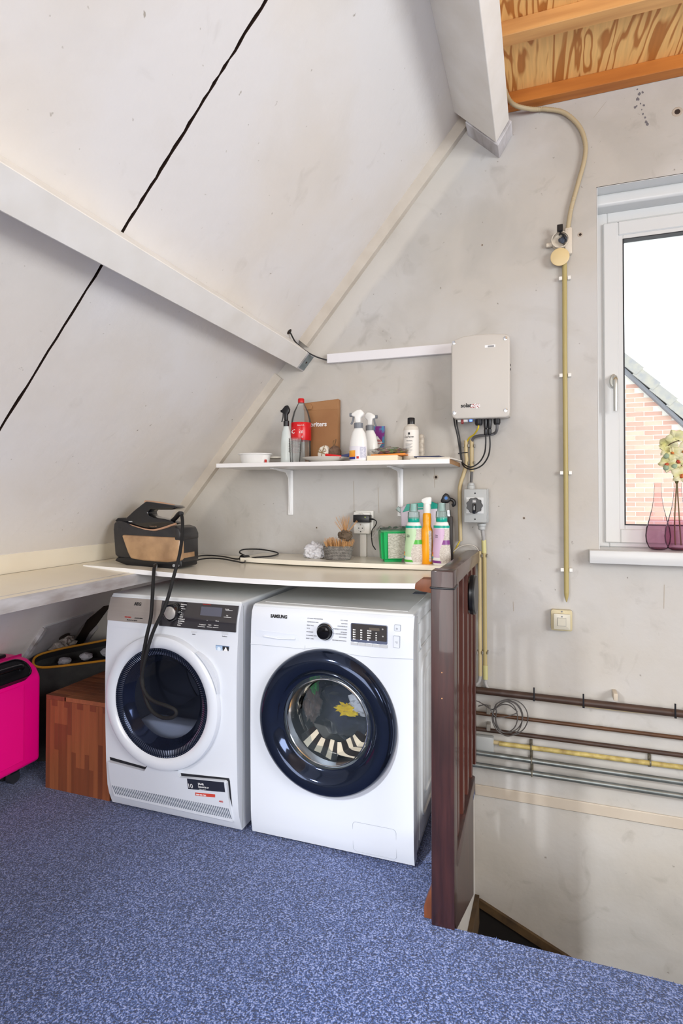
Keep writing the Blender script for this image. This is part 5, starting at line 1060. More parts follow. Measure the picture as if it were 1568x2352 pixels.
def px2m(n, Y, x): return n*((Vector((Q(x, 1100, Y)))-CAM).dot(FW))/FPX
def sp(xc, Y): return Q(xc, 1060, Y).x
def Z(x, y, Y): return Q(x, y, Y).z
# 1 white oval tub
y_ = 2.32; x_ = sp(586, y_); tb = thing('plastic_tub', (x_, y_, ZU), 'empty white oval plastic tub at left end of wall shelf', 'tub')
m = M(); m.lathe([(.0, .002), (.052, 0), (.056, .004), (.062, .040), (.066, .044), (.071, .045), (.071, .048), (.063, .048), (.060, .044), (.053, .006), (0, .005)], (x_, y_, ZU), 'z', 40, 1.18, .85); m.build('tub_body', mat('tub_white', (232, 232, 230), .35), tb)
m = M(); m.box(x_+.062, x_+.069, y_-.030, y_-.02, ZU+.004, ZU+.02, .001, 1); m.build('red_label', INKR, tb)
m = M(); m.lathe([(.064, -.002), (.062, .004), (.058, .002), (0, .001)], (x_+.065, y_+.085, ZU+.033), 'z', 36, 1.05, .8); tag(m.build('tub_lid', mat('tub_lid_cream', (220, 216, 204), .4), None), 'cream plastic lid leaning behind the white oval tub', 'lid')
def trigger(m_body, m_head, m_coll, x, y, z, H, R, par, face=-1, s=1.):
    """bottle + trigger head; face = direction of the nozzle along x"""
    hb = H*.66
    m = M(); m.lathe([(0, 0), (R*.9, 0), (R, .006), (R, hb*.42), (R*.95, hb*.6), (R*.78, hb*.82), (R*.45, hb*.98), (R*.4, hb)], (x, y, z), 'z', 36, 1, .72); m.build('bottle', m_body, par)
    m = M(); m.lathe([(R*.48, hb-.004), (R*.50, hb), (R*.50, hb+H*.075), (R*.36, hb+H*.08)], (x, y, z), 'z', 28); m.build('collar', m_coll, par)
    zb = z+hb+H*.08; m = M()
    m.prism([(x+face*.030*s, zb+H*.14), (x+face*.028*s, zb+H*.19), (x+face*.006*s, zb+H*.25), (x-face*.012*s, zb+H*.26), (x-face*.026*s, zb+H*.19), (x-face*.022*s, zb+H*.14), (x-face*.010*s, zb+H*.10), (x-face*.010*s, zb), (x+face*.012*s, zb), (x+face*.014*s, zb+H*.12)], y-.011*s, y+.011*s, 'y', .005*s, 3); m.build('trigger_head', m_head, par)
    m = M(); m.tube([(x+face*.022*s, y, zb+H*.14), (x+face*.024*s, y, zb+H*.06), (x+face*.032*s, y, zb-H*.02)], .0042*s, 8, 4); m.build('trigger', m_coll, par)
    m = M(); m.cyl((x+face*.028*s, y, zb+H*.165), (x+face*.038*s, y, zb+H*.165), .008*s, n=14); m.build('nozzle', m_coll, par)
y_ = 2.36; x_ = sp(657, y_); t_ = thing('spray_bottle', (x_, y_, ZU), 'slim pale spray bottle with black trigger head left of the cola bottle', 'bottle')
trigger(mat('pale_bottle', (206, 214, 212), .3), BLACK, BLACK, x_, y_, ZU, .27, .026, t_, -1, .7)
# cola bottle
y_ = 2.40; x_ = sp(691, y_); H = Z(688, 916, y_)-ZU
t_ = thing('cola_bottle', (x_, y_, ZU), 'large empty clear cola bottle with red cap and red label', 'bottle')
m = M(); m.cap = False; m.lathe([(0, .012), (.02, .004), (.035, .0), (.044, .012), (.047, .03), (.045, H*.30), (.046, H*.36), (.046, H*.63), (.044, H*.68), (.034, H*.80), (.020, H*.89), (.0135, H*.93), (.0135, H*.95)], (x_, y_, ZU), 'z', 44); m.build('bottle', PLAM, t_)
m = M(); m.cap = False; m.lathe([(.0465, H*.36), (.0470, H*.365), (.0470, H*.625), (.0465, H*.63)], (x_, y_, ZU), 'z', 44); m.build('label_band', mat('cola_red', (206, 20, 28), .3), t_)
m = M(); m.lathe([(.0145, H*.935), (.0148, H*.94), (.0148, H*.99), (.013, H), (0, H)], (x_, y_, ZU), 'z', 28); m.build('cap', mat('cap_red', (200, 18, 24), .35), t_)
text('lettering', 'Coke', (x_-.030, y_-.0455, ZU+H*.46), .026, INKW, t_, ext=.0003, shear=.3); text('lettering', 'Zero 1,5L', (x_+.002, y_-.0485, ZU+H*.57), .0085, INKW, t_, ext=.0003); text('lettering', '0', (x_+.022, y_-.045, ZU+H*.39), .014, INKW, t_, ext=.0003)
# plastic cups
y_ = 2.27; x_ = sp(677.5, y_); t_ = thing('plastic_cups', (x_, y_, ZU), 'nested stack of clear plastic cups before the cola bottle', 'cups')
m = M(); m.cap = False; h = .105
m.lathe([(0, .002), (.0215, .001), (.025, h*.55), (.0275, h)], (x_, y_, ZU), 'z', 32); m.build('cup', PLAM, t_)
for k in range(9):
    m = M(); m.cap = False; z = ZU+h*.45+k*h*.068; m.lathe([(.0262, 0), (.0282, .001), (.0282, .003), (.0262, .002)], (x_, y_, z), 'z', 32); m.build('cup_rim', PLAM, t_)
# paper bag
PAPER = mat('kraft_paper', (166, 122, 82), .75, c2=(150, 108, 70), cs=10, cf=.5, bump=.3, bs=30)
y_ = 2.455; t_ = thing('paper_bag', (sp(738, y_), y_, ZU), 'folded brown kraft paper bag with white lettering against the wall', 'bag')
zt = Z(738, 918, y_); zf = Z(738, 942, y_); xa, xb = Q(700, 1000, y_).x, Q(776, 1000, y_).x
m = M(); m.prism([(xa, ZU), (xb, ZU), (xb+.002, zt), (xa-.01, zt-.012), (xa-.005, zf)], y_, y_+.03, 'y', .003, 1); m.build('bag_body', PAPER, t_)
m = M(); m.prism([(xa+.02, ZU+.0), (xb-.001, ZU+.0), (xb-.001, zf), (xa+.0, zf+.002)], y_-.004, y_-.0005, 'y', .001, 1); m.build('bag_front', mat('kraft_paper_front', (160, 116, 76), .7, c2=(148, 104, 66), cs=10, cf=.5), t_)
m = M(); m.prism([(xa-.004, zf+.004), (xa+.035, zf+.004), (xa+.040, zf+.018), (xa+.030, zf+.032), (xa+.0, zf+.036)], y_-.009, y_-.002, 'y', .001, 1); m.build('handle_tab', PAPER, t_)
p = Q(712, 980, y_-.005); text('lettering', 'oriters', (p.x, y_-.0055, p.z), .030, INKW, t_, ext=.0002, bold=.0008)
# plate with things on it
y_ = 2.315; x_ = sp(750, y_); zp = ZU
t_ = thing('plate', (x_, y_, zp), 'white shallow plate in the middle of wall shelf', 'plate')
m = M(); m.lathe([(0, .003), (.05, .001), (.055, .003), (.105, .020), (.107, .022), (.104, .023), (.055, .008), (0, .006)], (x_, y_, zp), 'z', 56); m.build('plate_body', mat('ceramic_white', (226, 222, 214), .25), t_)
cx = sp(745, y_); m = M(); m.prism([(cx-.030, zp+.012), (cx+.012, zp+.010), (cx+.022, zp+.052), (cx+.008, zp+.080), (cx-.022, zp+.070), (cx-.032, zp+.042)], y_-.01, y_+.03, 'y', .010, 3)
t2 = thing('gift_pouch', (cx, y_, zp+.01), 'small white pouch tied with brown string on the plate', 'pouch'); m.build('pouch_body', mat('white_paper_wrap', (224, 218, 206), .7, bump=.4, bs=40), t2)
m = M(); m.tube([(cx-.030, y_-.013, zp+.05), (cx-.008, y_-.016, zp+.044), (cx+.016, y_-.013, zp+.036)], .0014, 6); m.tube([(cx-.012, y_-.014, zp+.014), (cx-.006, y_-.016, zp+.044), (cx+.006, y_-.013, zp+.076)], .0014, 6)
for s in (-1, 1): m.tube([(cx-.007, y_-.016, zp+.045), (cx-.007+s*.012, y_-.019, zp+.062), (cx-.007+s*.02, y_-.018, zp+.052), (cx-.007, y_-.016, zp+.045)], .0013, 6)
m.build('string', mat('jute_string', (140, 112, 72), .9), t2)
cx = sp(768, y_+.01); t2 = thing('dried_pod', (cx, y_, zp+.01), 'round brown fibrous pod with dry stalk on the plate', 'dried pod'); m = M(); m.blob((cx, y_+.012, zp+.042), (.029, .024, .033), 31, .12, 3, 4); m.build('pod', mat('fibrous_brown', (136, 110, 92), .95, c2=(96, 74, 60), cs=60, cf=.5, bump=.8, bs=160), t2)
m = M(); m.tube([(cx-.005, y_+.01, zp+.07), (cx+.004, y_+.008, zp+.088), (cx+.008, y_+.006, zp+.104)], .0025, 6); m.tube([(cx-.005, y_+.01, zp+.07), (cx-.006, y_+.008, zp+.09), (cx-.001, y_+.006, zp+.098)], .002, 6); m.build('stalk', mat('dry_stalk', (124, 98, 68), .9), t2)
cx = sp(763, 2.25); m = M(); m.box(-.036, .036, -.008, .008, -.006, .006, .004, 2, Matrix.Rotation(math.radians(8), 3, 'Y')); m.bm.transform(Matrix.Translation((cx, 2.262, zp+.027))); tag(m.build('red_lighter', mat('bright_red', (206, 26, 28), .35), None), 'red plastic lighter lying on the plate rim', 'lighter')
cx = sp(795, 2.26); m = M(); m.cyl((cx-.032, 2.30, zp+.026), (cx+.032, 2.285, zp+.034), .0075, n=16); tag(m.build('blue_marker', mat('dusty_blue', (70, 80, 128), .4), None), 'dark blue marker lying on the plate beside white spray bottle', 'marker')
# white spray bottles
y_ = 2.25; x_ = sp(823, y_); H = Z(823, 941, y_)-ZU; t_ = thing('spray_bottle', (x_, y_, ZU), 'white spray bottle with grey trigger and orange label at shelf front', 'bottle')
WB = mat('white_bottle', (232, 232, 228), .28); GT = mat('trigger_grey', (118, 122, 128), .4)
trigger(WB, WB, GT, x_, y_, ZU, H, .038, t_, -1, 1.)
def wrap(x, y, z0, z1, R, a0, a1, mt, par, name='label_band', sy=.72, off=.0006, n=14):
    m = M(); vs = []
    for i in range(n+1):
        a = math.radians(a0+(a1-a0)*i/n); vs += [(x+(R+off)*math.cos(a), y+(R+off)*sy*math.sin(a), z0), (x+(R+off)*math.cos(a), y+(R+off)*sy*math.sin(a), z1)]
    m.faces(vs, [(2*i, 2*i+2, 2*i+3, 2*i+1) for i in range(n)]); return m.build(name, mt, par, 60)
wrap(x_, y_, ZU+.006, ZU+.062, .038, 195, 345, mat('label_offwhite', (222, 220, 226), .4), t_)
wrap(x_, y_, ZU+.016, ZU+.045, .038, 195, 262, mat('label_orange', (232, 128, 30), .4, c2=(240, 190, 70), cs=40, cf=.6), t_, off=.001); wrap(x_, y_, ZU+.008, ZU+.018, .038, 195, 262, mat('label_blue', (40, 44, 130), .4), t_, off=.0012)
wrap(x_, y_, ZU+.010, ZU+.020, .038, 270, 285, INKR, t_, off=.0012); wrap(x_, y_, ZU+.014, ZU+.058, .038, 292, 335, mat('fineprint', (168, 170, 190), .5, c2=(214, 214, 222), cs=160, cf=.3, stretch=(1, 1, 2)), t_, off=.0012)
y2 = 2.36; x2 = sp(849, y2); H2 = Z(849, 947, y2)-ZU; t_ = thing('spray_bottle', (x2, y2, ZU), 'second white spray bottle partly hidden behind the front one', 'bottle'); trigger(WB, WB, GT, x2, y2, ZU, H2, .036, t_, 1, .9)
# tube
y_ = 2.45; a, b = Q(852, 979, y_), Q(884, 1036, y_); t_ = thing('detergent_tube', ((a.x+b.x)/2, y_, ZU), 'blue and pink tube with red lettering behind plastic packet', 'tube')
xm = (a.x+b.x)/2; xw = (b.x-a.x)/2
m = M(); m.faces([(xm-xw, y_-.001, a.z), (xm+xw, y_-.001, a.z-.002), (xm+xw*.72, y_-.018, ZU+.012), (xm-xw*.72, y_-.018, ZU+.012), (xm-xw, y_+.001, a.z), (xm+xw, y_+.001, a.z-.002), (xm+xw*.72, y_+.018, ZU+.012), (xm-xw*.72, y_+.018, ZU+.012)], [(0, 1, 2, 3), (7, 6, 5, 4), (0, 3, 7, 4), (1, 5, 6, 2), (0, 4, 5, 1), (3, 2, 6, 7)]); tm = m.build('tube_body', mat('tube_blue', (60, 150, 190), .35, c2=(126, 40, 130), cs=24, cf=.12), t_, 0)
m = M(); m.cyl((xm, y_, ZU), (xm, y_, ZU+.013), .018, n=20); m.build('tube_cap', WB, t_)
zc = (a.z+ZU)/2+.008
m = M(); m.faces([(xm-xw*.8, y_-.0125, zc), (xm-.002, y_-.0165, zc-.036), (xm+xw*.75, y_-.0125, zc), (xm-.002, y_-.0065, zc+.032)], [(0, 1, 2, 3)]); m.build('label_diamond', INKW, t_, 0)
text('lettering', 'EXTRA', (xm-xw*.62, y_-.0165, zc+.004), .014, INKR, t_, ext=.0002, bold=.0004); text('lettering', 'CONCENTRATED', (xm-xw*.72, y_-.0175, zc-.006), .0068, INKR, t_, ext=.0002, bold=.0002)
# cream box with packet
y_ = 2.29; a, b = Q(841, 1049, 2.23), Q(912, 1049, 2.23); t_ = M(); t_.box(a.x, b.x, 2.235, 2.34, ZU, ZU+.022, .002, 1); tag(t_.build('flat_box', mat('cream_card', (232, 220, 192), .6), None), 'flat cream cardboard box at the front of wall shelf', 'box')
m = M(); cx = (a.x+b.x)/2+.02; m.prism([(a.x+.015, ZU+.0225), (b.x+.03, ZU+.0225), (b.x+.028, ZU+.030), (a.x+.013, ZU+.027)], 2.245, 2.335, 'y', .001, 1); tag(m.build('orange_folder', mat('orange_plastic', (226, 136, 40), .4), None), 'flat orange packet lying on the cream cardboard box', 'packet')
t_ = thing('sweets_packet', (cx, 2.29, ZU+.03), 'crinkled clear plastic packet with colourful contents on cream box', 'packet')
m = M(); m.blob((cx, 2.29, ZU+.042), (.068, .038, .016), 41, .4, 3, 4, flat=-.010); m.build('plastic_film', PLAM, t_, 0)
m = M(); m.blob((cx+.01, 2.29, ZU+.040), (.052, .028, .010), 44, .5, 3, 4, flat=-.008); m.build('contents', mat('mixed_print', (196, 110, 120), .5, c2=(110, 150, 60), cs=28, cf=.15), t_, 0)
# white bottle black cap
y_ = 2.33; x_ = sp(944, y_); H = Z(944, 960, y_)-ZU; R = px2m(17.5, y_, 944); t_ = thing('lotion_bottle', (x_, y_, ZU), 'white cylindrical bottle with black screw cap and printed label', 'bottle')
m = M(); m.lathe([(0, 0), (R*.96, 0), (R, .004), (R, H*.74), (R*.92, H*.79), (R*.5, H*.84), (R*.45, H*.86)], (x_, y_, ZU), 'z', 40); m.build('bottle', mat('milky_bottle', (206, 200, 188), .3), t_)
m = M(); m.lathe([(R*.47, H*.85), (R*.48, H*.86), (R*.48, H*.99), (R*.44, H), (0, H)], (x_, y_, ZU), 'z', 28); m.build('cap', BLACK, t_)
wrap(x_, y_, ZU+H*.12, ZU+H*.71, R, 185, 355, mat('label_cream', (226, 222, 214), .5), t_, sy=1.)
text('lettering', 'LaFarm', (x_-.021, y_-R-.001, ZU+H*.53), .013, INK, t_, ext=.0002, shear=.2); text('lettering', 'MINERAL', (x_-.013, y_-R-.0012, ZU+H*.45), .0065, INKG, t_, ext=.0002)
for i in range(9): M().box(x_-.017, x_+.012-.004*(i % 3), y_-R-.0009, y_-R-.0004, ZU+H*(.40-.025*i), ZU+H*(.40-.025*i)+.0012).build('fineprint_line', INKG, t_, 0)
M().box(x_-.006, x_+.002, y_-R-.0012, y_-R-.0006, ZU+H*.60, ZU+H*.65).build('emblem', INK, t_, 0)
y_ = 2.42; x_ = sp(966, y_); m = M(); m.box(x_-.018, x_+.014, y_-.02, y_+.02, ZU, Z(966, 998, y_), .008, 3); t_ = m.build('small_carton', mat('carton_pale', (214, 206, 192), .5, c2=(170, 160, 146), cs=60, cf=.3), None); tag(t_, 'small pale printed carton right behind the lotion bottle', 'carton')
# papers
rr = random.Random(4)
for i, (x0_, x1_, y0_, y1_, c, nm, lb) in enumerate(((948, 1046, 2.21, 2.40, (222, 218, 208), 'paper_sheet', 'white loose paper sheets at the right end of wall shelf'), (955, 1030, 2.22, 2.40, (196, 190, 180), 'magazine', 'thin grey magazine on papers at right end of wall shelf'), (957, 1018, 2.22, 2.39, (60, 66, 96), 'booklet', 'dark blue booklet on top of papers at shelf end'))):
    a, b = Q(x0_, 1055, 2.23), Q(x1_, 1055, 2.23); m = M(); m.box(-(b.x-a.x)/2, (b.x-a.x)/2, -(y1_-y0_)/2, (y1_-y0_)/2, 0, .0045, .0008, 1, Matrix.Rotation(math.radians((-4, 5, -7)[i]), 3, 'Z')); m.bm.transform(Matrix.Translation(((a.x+b.x)/2-.004, (y0_+y1_)/2+.01, ZU+.0005+i*.0052))); tag(m.build(nm, mat('paper_%d' % i, c, .6), None), lb, 'papers')

# ------------------------------------------------------------------ things on the back strip
cx = Q(727, 1262, 2.38).x; m = M(); m.blob((cx, 2.37, ZS+.026), (.046, .04, .034), 51, .45, 1.6, 5, flat=-.026); tag(m.build('cleaning_cloth', mat('grey_white_cloth', (204, 204, 208), .9, bump=.3, bs=120), None, 70), 'crumpled pale grey cloth beside the crocheted basket', 'cloth')
y_ = 2.35; x_ = sp(776, y_); R = px2m(31, y_, 776); t_ = thing('crochet_basket', (x_, y_, ZS), 'small round grey crocheted basket on the back strip', 'basket')
m = M(); m.cap = False; m.lathe([(0, .002), (R*.86, .001), (R*.95, .014), (R, .055), (R*1.02, .058), (R*.98, .060), (R*.9, .05), (R*.85, .01)], (x_, y_, ZS), 'z', 40, 1, .8); m.build('basket_wall', mat('grey_yarn', (150, 146, 140), .95, c2=(104, 100, 96), cs=60, cf=.5, bump=1., bs=150), t_)
for k in range(8):
    rad_ = R*(.9+.02*k); m = M(); m.tube([(x_+(rad_+.003)*math.cos(a)*(1+.006*math.sin(a*24)), y_+(rad_+.003)*.8*math.sin(a), ZS+.006+k*.0066+.0012*math.sin(a*30+k)) for a in [i*2*PI/72 for i in range(73)]], .0034, 6, 0, False); m.build('yarn_row', MC['grey_yarn'], t_)
STK = mat('toothpick_wood', (200, 152, 100), .7); rr = random.Random(9)
m = M()
for i in range(260):
    a = rr.uniform(0, 2*PI); q = math.sqrt(rr.random())*R*.88; l = rr.uniform(.045, .068); tilt = rr.uniform(.0, .55); b_ = a+rr.uniform(-.6, .6)
    p = Vector((x_+q*math.cos(a), y_+q*.8*math.sin(a), ZS+.03)); d_ = Vector((math.cos(b_)*tilt, math.sin(b_)*tilt*.7, 1)).normalized(); m.cyl(p, p+d_*l, .0011, .0006, 4)
tag(m.build('toothpicks', STK, None, 0), 'light wooden cocktail sticks packed in the grey crocheted basket', 'sticks', kind='stuff')
cx = sp(791, y_)+.004; t_ = thing('stick_holder', (cx, y_, ZS+.09), 'rough brown stone ball with sticks on top of the basket sticks', 'holder')
m = M(); m.blob((cx, y_+.0, ZS+.105), (.030, .026, .022), 61, .3, 1.8, 4); m.build('stone', mat('brown_stone', (112, 96, 80), .9, c2=(80, 66, 52), cs=40, cf=.5, bump=.6, bs=80), t_)
m = M()
for i in range(38):
    a = rr.uniform(0, 2*PI); tl = rr.uniform(.0, 1.0); d_ = Vector((math.cos(a)*tl, math.sin(a)*tl*.6, 1)).normalized(); p = Vector((cx, y_, ZS+.105))+d_*.015; m.cyl(p, p+d_*rr.uniform(.055, .078), .0011, .0005, 4)
tag(m.build('sticks', STK, t_, 0), kind='stuff')
# green tub with film
y_ = 2.36; gA = Q(862, 1283, 2.30); gB = Q(922, 1278, 2.30)
t_ = thing('green_tub', ((gA.x+gB.x)/2, 2.35, ZS), 'bright green plastic tub with torn plastic film on top', 'tub')
zt = Z(880, 1219, 2.30); GRN = mat('bright_green', (10, 164, 86), .35)
def frust(m, x0, x1, y0, y1, z0, z1, g): 
    vs = [(x0+g, y0+g, z0), (x1-g, y0+g, z0), (x1-g, y1-g, z0), (x0+g, y1-g, z0), (x0, y0, z1), (x1, y0, z1), (x1, y1, z1), (x0, y1, z1)]; t = bmesh.new(); v = [t.verts.new(p) for p in vs]
    for f in ((3, 2, 1, 0), (0, 1, 5, 4), (1, 2, 6, 5), (2, 3, 7, 6), (3, 0, 4, 7)): t.faces.new([v[i] for i in f])
    bmesh.ops.bevel(t, geom=[e for e in t.edges if not e.is_boundary], offset=.012, segments=3, affect='EDGES'); m.merge(t)
gm = Matrix.Rotation(math.radians(24), 4, 'Z'); cxy = Vector(((gA.x+gB.x)/2+.008, 2.36, 0))
def rotb(m): m.bm.transform(Matrix.Translation(cxy) @ gm); return m
m = M(); frust(m, -.062, .050, -.038, .05, ZS, zt, .008); frust(m, -.059, .047, -.035, .047, ZS+.004, zt, .008); rotb(m).build('tub_body', GRN, t_)
m = M(); m.box(-.066, .054, -.042, .054, zt-.008, zt-.002, .002, 1); 
rotb(m)
m.bm.free(); m = M()
for s in ((-.066, .054, -.042, -.036), (-.066, .054, .048, .054), (-.066, -.060, -.042, .054), (.048, .054, -.042, .054)): m.box(s[0], s[1], s[2], s[3], zt-.006, zt, .002, 1)
rotb(m).build('tub_rim', GRN, t_)
m = M(); m.prism([(-.030, ZS+.016), (.038, ZS+.016), (.042, zt-.012), (-.032, zt-.012)], -.0405, -.0395, 'y'); 
rotb(m).build('label_sheet', mat('grey_label', (146, 146, 132), .5, c2=(190, 190, 178), cs=120, cf=.3, stretch=(1, 1, 3)), t_, 0)
m = M(); vs = []; rr = random.Random(2)
for j in range(11):
    for i in range(15):
        u, v = i/14, j/10; x = -.085+.16*u; y = -.055+.125*v; e = max(abs(u-.5), abs(v-.5))*2
        z = zt+.010+.012*noise.noise(Vector((u*6, v*6, 1)))+.006*noise.noise(Vector((u*15, v*15, 4)))-.022*max(0, e-.75)*2.5
        if u < .15: z -= .03*(.15-u)/.15
        vs.append((x, y, z))
m.faces(vs, [(j*15+i, j*15+i+1, (j+1)*15+i+1, (j+1)*15+i) for j in range(10) for i in range(14)]); rotb(m).build('plastic_film', PLAM, t_)
# detergent bottles
TEAL = mat('teal_cap', (0, 160, 140), .3); CAPC = thin_glass('clear_cap', (.86, .93, .92), rough=.08, body=(200, 226, 222), bf=.22)
def detergent(xc, y_, pxl, pxr, pxt, pale, strong, label):
    x_ = sp(xc, y_); H = Z(xc, pxt, y_)-ZS; R = px2m((pxr-pxl)/2, y_, xc); t_ = thing('detergent_bottle', (x_, y_, ZS), label, 'bottle')
    m = M(); m.lathe([(0, 0), (R*.9, 0), (R*.98, .006), (R*1.0, H*.12), (R*.96, H*.25), (R*.84, H*.42), (R*.86, H*.52), (R*.84, H*.60), (R*.72, H*.68), (R*.55, H*.70), (R*.52, H*.71)], (x_, y_, ZS), 'z', 40, 1, .72); m.build('bottle', WB, t_)
    m = M(); m.lathe([(R*.60, H*.695), (R*.62, H*.70), (R*.62, H*.755), (R*.58, H*.77)], (x_, y_, ZS), 'z', 32); m.build('cap_ring', TEAL, t_)
    m = M(); m.cap = False; m.lathe([(R*.64, H*.75), (R*.62, H*.86), (R*.46, H*.87), (R*.42, H), (R*.36, H), (R*.38, H*.87)], (x_, y_, ZS), 'z', 32); m.build('measuring_cap', CAPC, t_)
    wrap(x_, y_, ZS+H*.595, ZS+H*.635, R*.85, 180, 360, TEAL, t_, 'teal_band', off=.001)
    prf = bullet([(0, R*.95), (H*.06, R*.99), (H*.12, R*1.0), (H*.25, R*.96), (H*.42, R*.84), (H*.52, R*.86), (H*.60, R*.84)])
    def wrap2(z0, z1, a0, a1, mt, off, nm='label_band'):
        m = M(); vs = []; n = 10; kk = 8
        for j in range(kk+1):
            z = z0+(z1-z0)*j/kk; r = prf(z-ZS)+off
            for i in range(n+1): a = math.radians((a0(z) if callable(a0) else a0)+((a1(z) if callable(a1) else a1)-(a0(z) if callable(a0) else a0))*i/n); vs.append((x_+r*math.cos(a), y_+r*.72*math.sin(a), z))
        m.faces(vs, [(j*(n+1)+i, j*(n+1)+i+1, (j+1)*(n+1)+i+1, (j+1)*(n+1)+i) for j in range(kk) for i in range(n)]); m.build(nm, mt, t_, 60)
    edge = lambda z: 280-18*math.sin((z-ZS)/H*9.)
    wrap2(ZS+H*.12, ZS+H*.585, 190, edge, mat('pale_%d' % pale[0], pale, .35), .0008); wrap2(ZS+H*.03, ZS+H*.07, 190, edge, mat('strong_%d' % strong[0], strong, .35), .0008)
    wrap2(ZS+H*.03, ZS+H*.585, edge, 350, mat('backprint_grey', (176, 168, 158), .5, c2=(214, 208, 200), cs=130, cf=.3, stretch=(1, 1, 3)), .0008); wrap2(ZS+H*.33, ZS+H*.40, edge, 350, mat('strong_%d' % strong[0], strong, .35), .0014, 'colour_band')
    for k, c in enumerate(((236, 110, 60), (240, 190, 50), (40, 150, 170))): wrap2(ZS+H*(.17-.035*k), ZS+H*(.20-.035*k), 192, 214, mat('dot_%d' % k, c, .4), .0016, 'colour_dot')
    text('lettering', 'Color Vloeibaar', (x_-R*.62, y_-R*.72*.80, ZS+H*.47), .0058, INK, t_, ext=.0002, bold=.0002); text('lettering', 'wasmiddel', (x_-R*.62, y_-R*.72*.80, ZS+H*.445), .0058, INK, t_, ext=.0002, bold=.0002)
detergent(949.5, 2.31, 928, 971, 1157, (186, 216, 176), (76, 176, 60), 'white detergent bottle with green label and clear cap')
detergent(1013.5, 2.31, 992, 1034, 1155, (206, 176, 206), (128, 60, 136), 'white detergent bottle with purple label and clear cap')
y_ = 2.325; x_ = sp(980, y_); H = Z(980, 1141, y_)-ZS; R = px2m(13, y_, 980); t_ = thing('spray_bottle', (x_, y_, ZS), 'orange spray bottle with white head between two detergent bottles', 'bottle'); OR = mat('orange_bottle', (240, 160, 12), .3)
m = M(); m.lathe([(0, 0), (R*.92, 0), (R, .005), (R*1.05, H*.2), (R*.98, H*.42), (R*1.0, H*.50), (R*.72, H*.56), (R*.76, H*.66), (R*.72, H*.74), (R*.6, H*.755)], (x_, y_, ZS), 'z', 36, 1, 1.2); m.build('bottle', OR, t_)
m = M(); m.lathe([(R*.62, H*.75), (R*.68, H*.76), (R*.62, H*.90), (R*.4, H*.91)], (x_, y_, ZS), 'z', 28); m.build('collar', WB, t_)
m = M(); m.prism([(x_-R*.95, ZS+H*.92), (x_-R*.90, ZS+H*.965), (x_-R*.1, ZS+H*.995), (x_+R*.7, ZS+H), (x_+R*.85, ZS+H*.97), (x_+R*.7, ZS+H*.88), (x_-R*.35, ZS+H*.88), (x_-R*.55, ZS+H*.90)], y_-.012, y_+.012, 'y', .005, 3); m.build('spray_head', WB, t_)
M().box(x_+R*.2, x_+R*.95, y_-R*1.02, y_-R*.6, ZS+.01, ZS+H*.5, .003, 1).build('label_sheet', mat('backprint_grey2', (196, 190, 186), .5, c2=(150, 146, 150), cs=130, cf=.3, stretch=(1, 1, 3)), t_)
# refill pouch
y_ = 2.43; P = [qx(x, y, y_) for x, y in ((918, 1166), (935, 1158), (990, 1152), (1006, 1160), (1006, 1270), (925, 1270), (920, 1200))]; t_ = thing('refill_pouch', (sp(962, y_), y_, ZS), 'white and teal refill pouch standing behind detergent bottles', 'pouch')
m = M(); m.prism([(x, max(z, ZS)) for x, z in P], y_, y_+.04, 'y', .008, 3); m.build('pouch_body', mat('lilac_white_film', (214, 204, 216), .3), t_)
P = [qx(x, y, y_-.002) for x, y in ((924, 1177), (934, 1158), (990, 1152), (1006, 1158), (1008, 1168), (970, 1170), (940, 1172))]; m = M(); m.prism(P, y_-.003, y_+.02, 'y', .001, 1); m.build('teal_top', TEAL, t_)
p = Q(918, 1170, y_+.01); m = M(); m.cyl(p+Vector((-.012, 0, .006)), p+Vector((.006, 0, -.008)), .010, n=14); m.build('spout', CAPC, t_)
text('lettering', 'Essentials', (Q(958, 1167, y_).x, y_-.004, Q(958, 1167, y_).z), .010, INKW, t_, ext=.0003)
# black dispenser handle
y_ = 2.42; t_ = thing('window_cleaner', (sp(1028, y_), y_, ZS), 'black handled gadget with blue button behind purple detergent bottle', 'gadget')
def qq(pts, Y): return [(Q(x, y, Y).x, Q(x, y, Y).z) for x, y in pts]
m = M(); m.prism(qq(((1012, 1152), (1018, 1138), (1024, 1132), (1030, 1136), (1036, 1148), (1030, 1155), (1018, 1156)), y_), y_-.02, y_+.012, 'y', .005, 3); m.build('head', BLACK, t_)
m = M(); m.tube([Q(1032, 1146, y_), Q(1041, 1150, y_), Q(1043, 1158, y_), Q(1038, 1161, y_)], .0075, 10, 5); m.build('lever', BLACK, t_)
p = Q(1024, 1144, y_-.021); m = M(); m.cyl(p, p+Vector((0, .003, 0)), .0068, n=18); m.build('blue_button', mat('blue_dot', (50, 110, 180), .4), t_)
m = M(); p = Q(1027, 1156, y_); m.cyl((p.x, y_, p.z), (p.x+.002, y_, p.z-.03), .010, n=16); m.build('clear_neck', PLAM, t_)
m = M(); m.cyl((p.x+.002, y_, p.z-.03), (p.x+.004, y_, p.z-.055), .0125, n=16); m.build('chrome_ring', CHROMEB, t_)
m = M(); m.prism([(p.x-.010, p.z-.055), (p.x+.022, p.z-.055), (p.x+.024, ZS), (p.x-.012, ZS)], y_-.012, y_+.014, 'y', .004, 2); m.build('stem', mat('dark_grey_stem', (58, 54, 54), .4), t_)

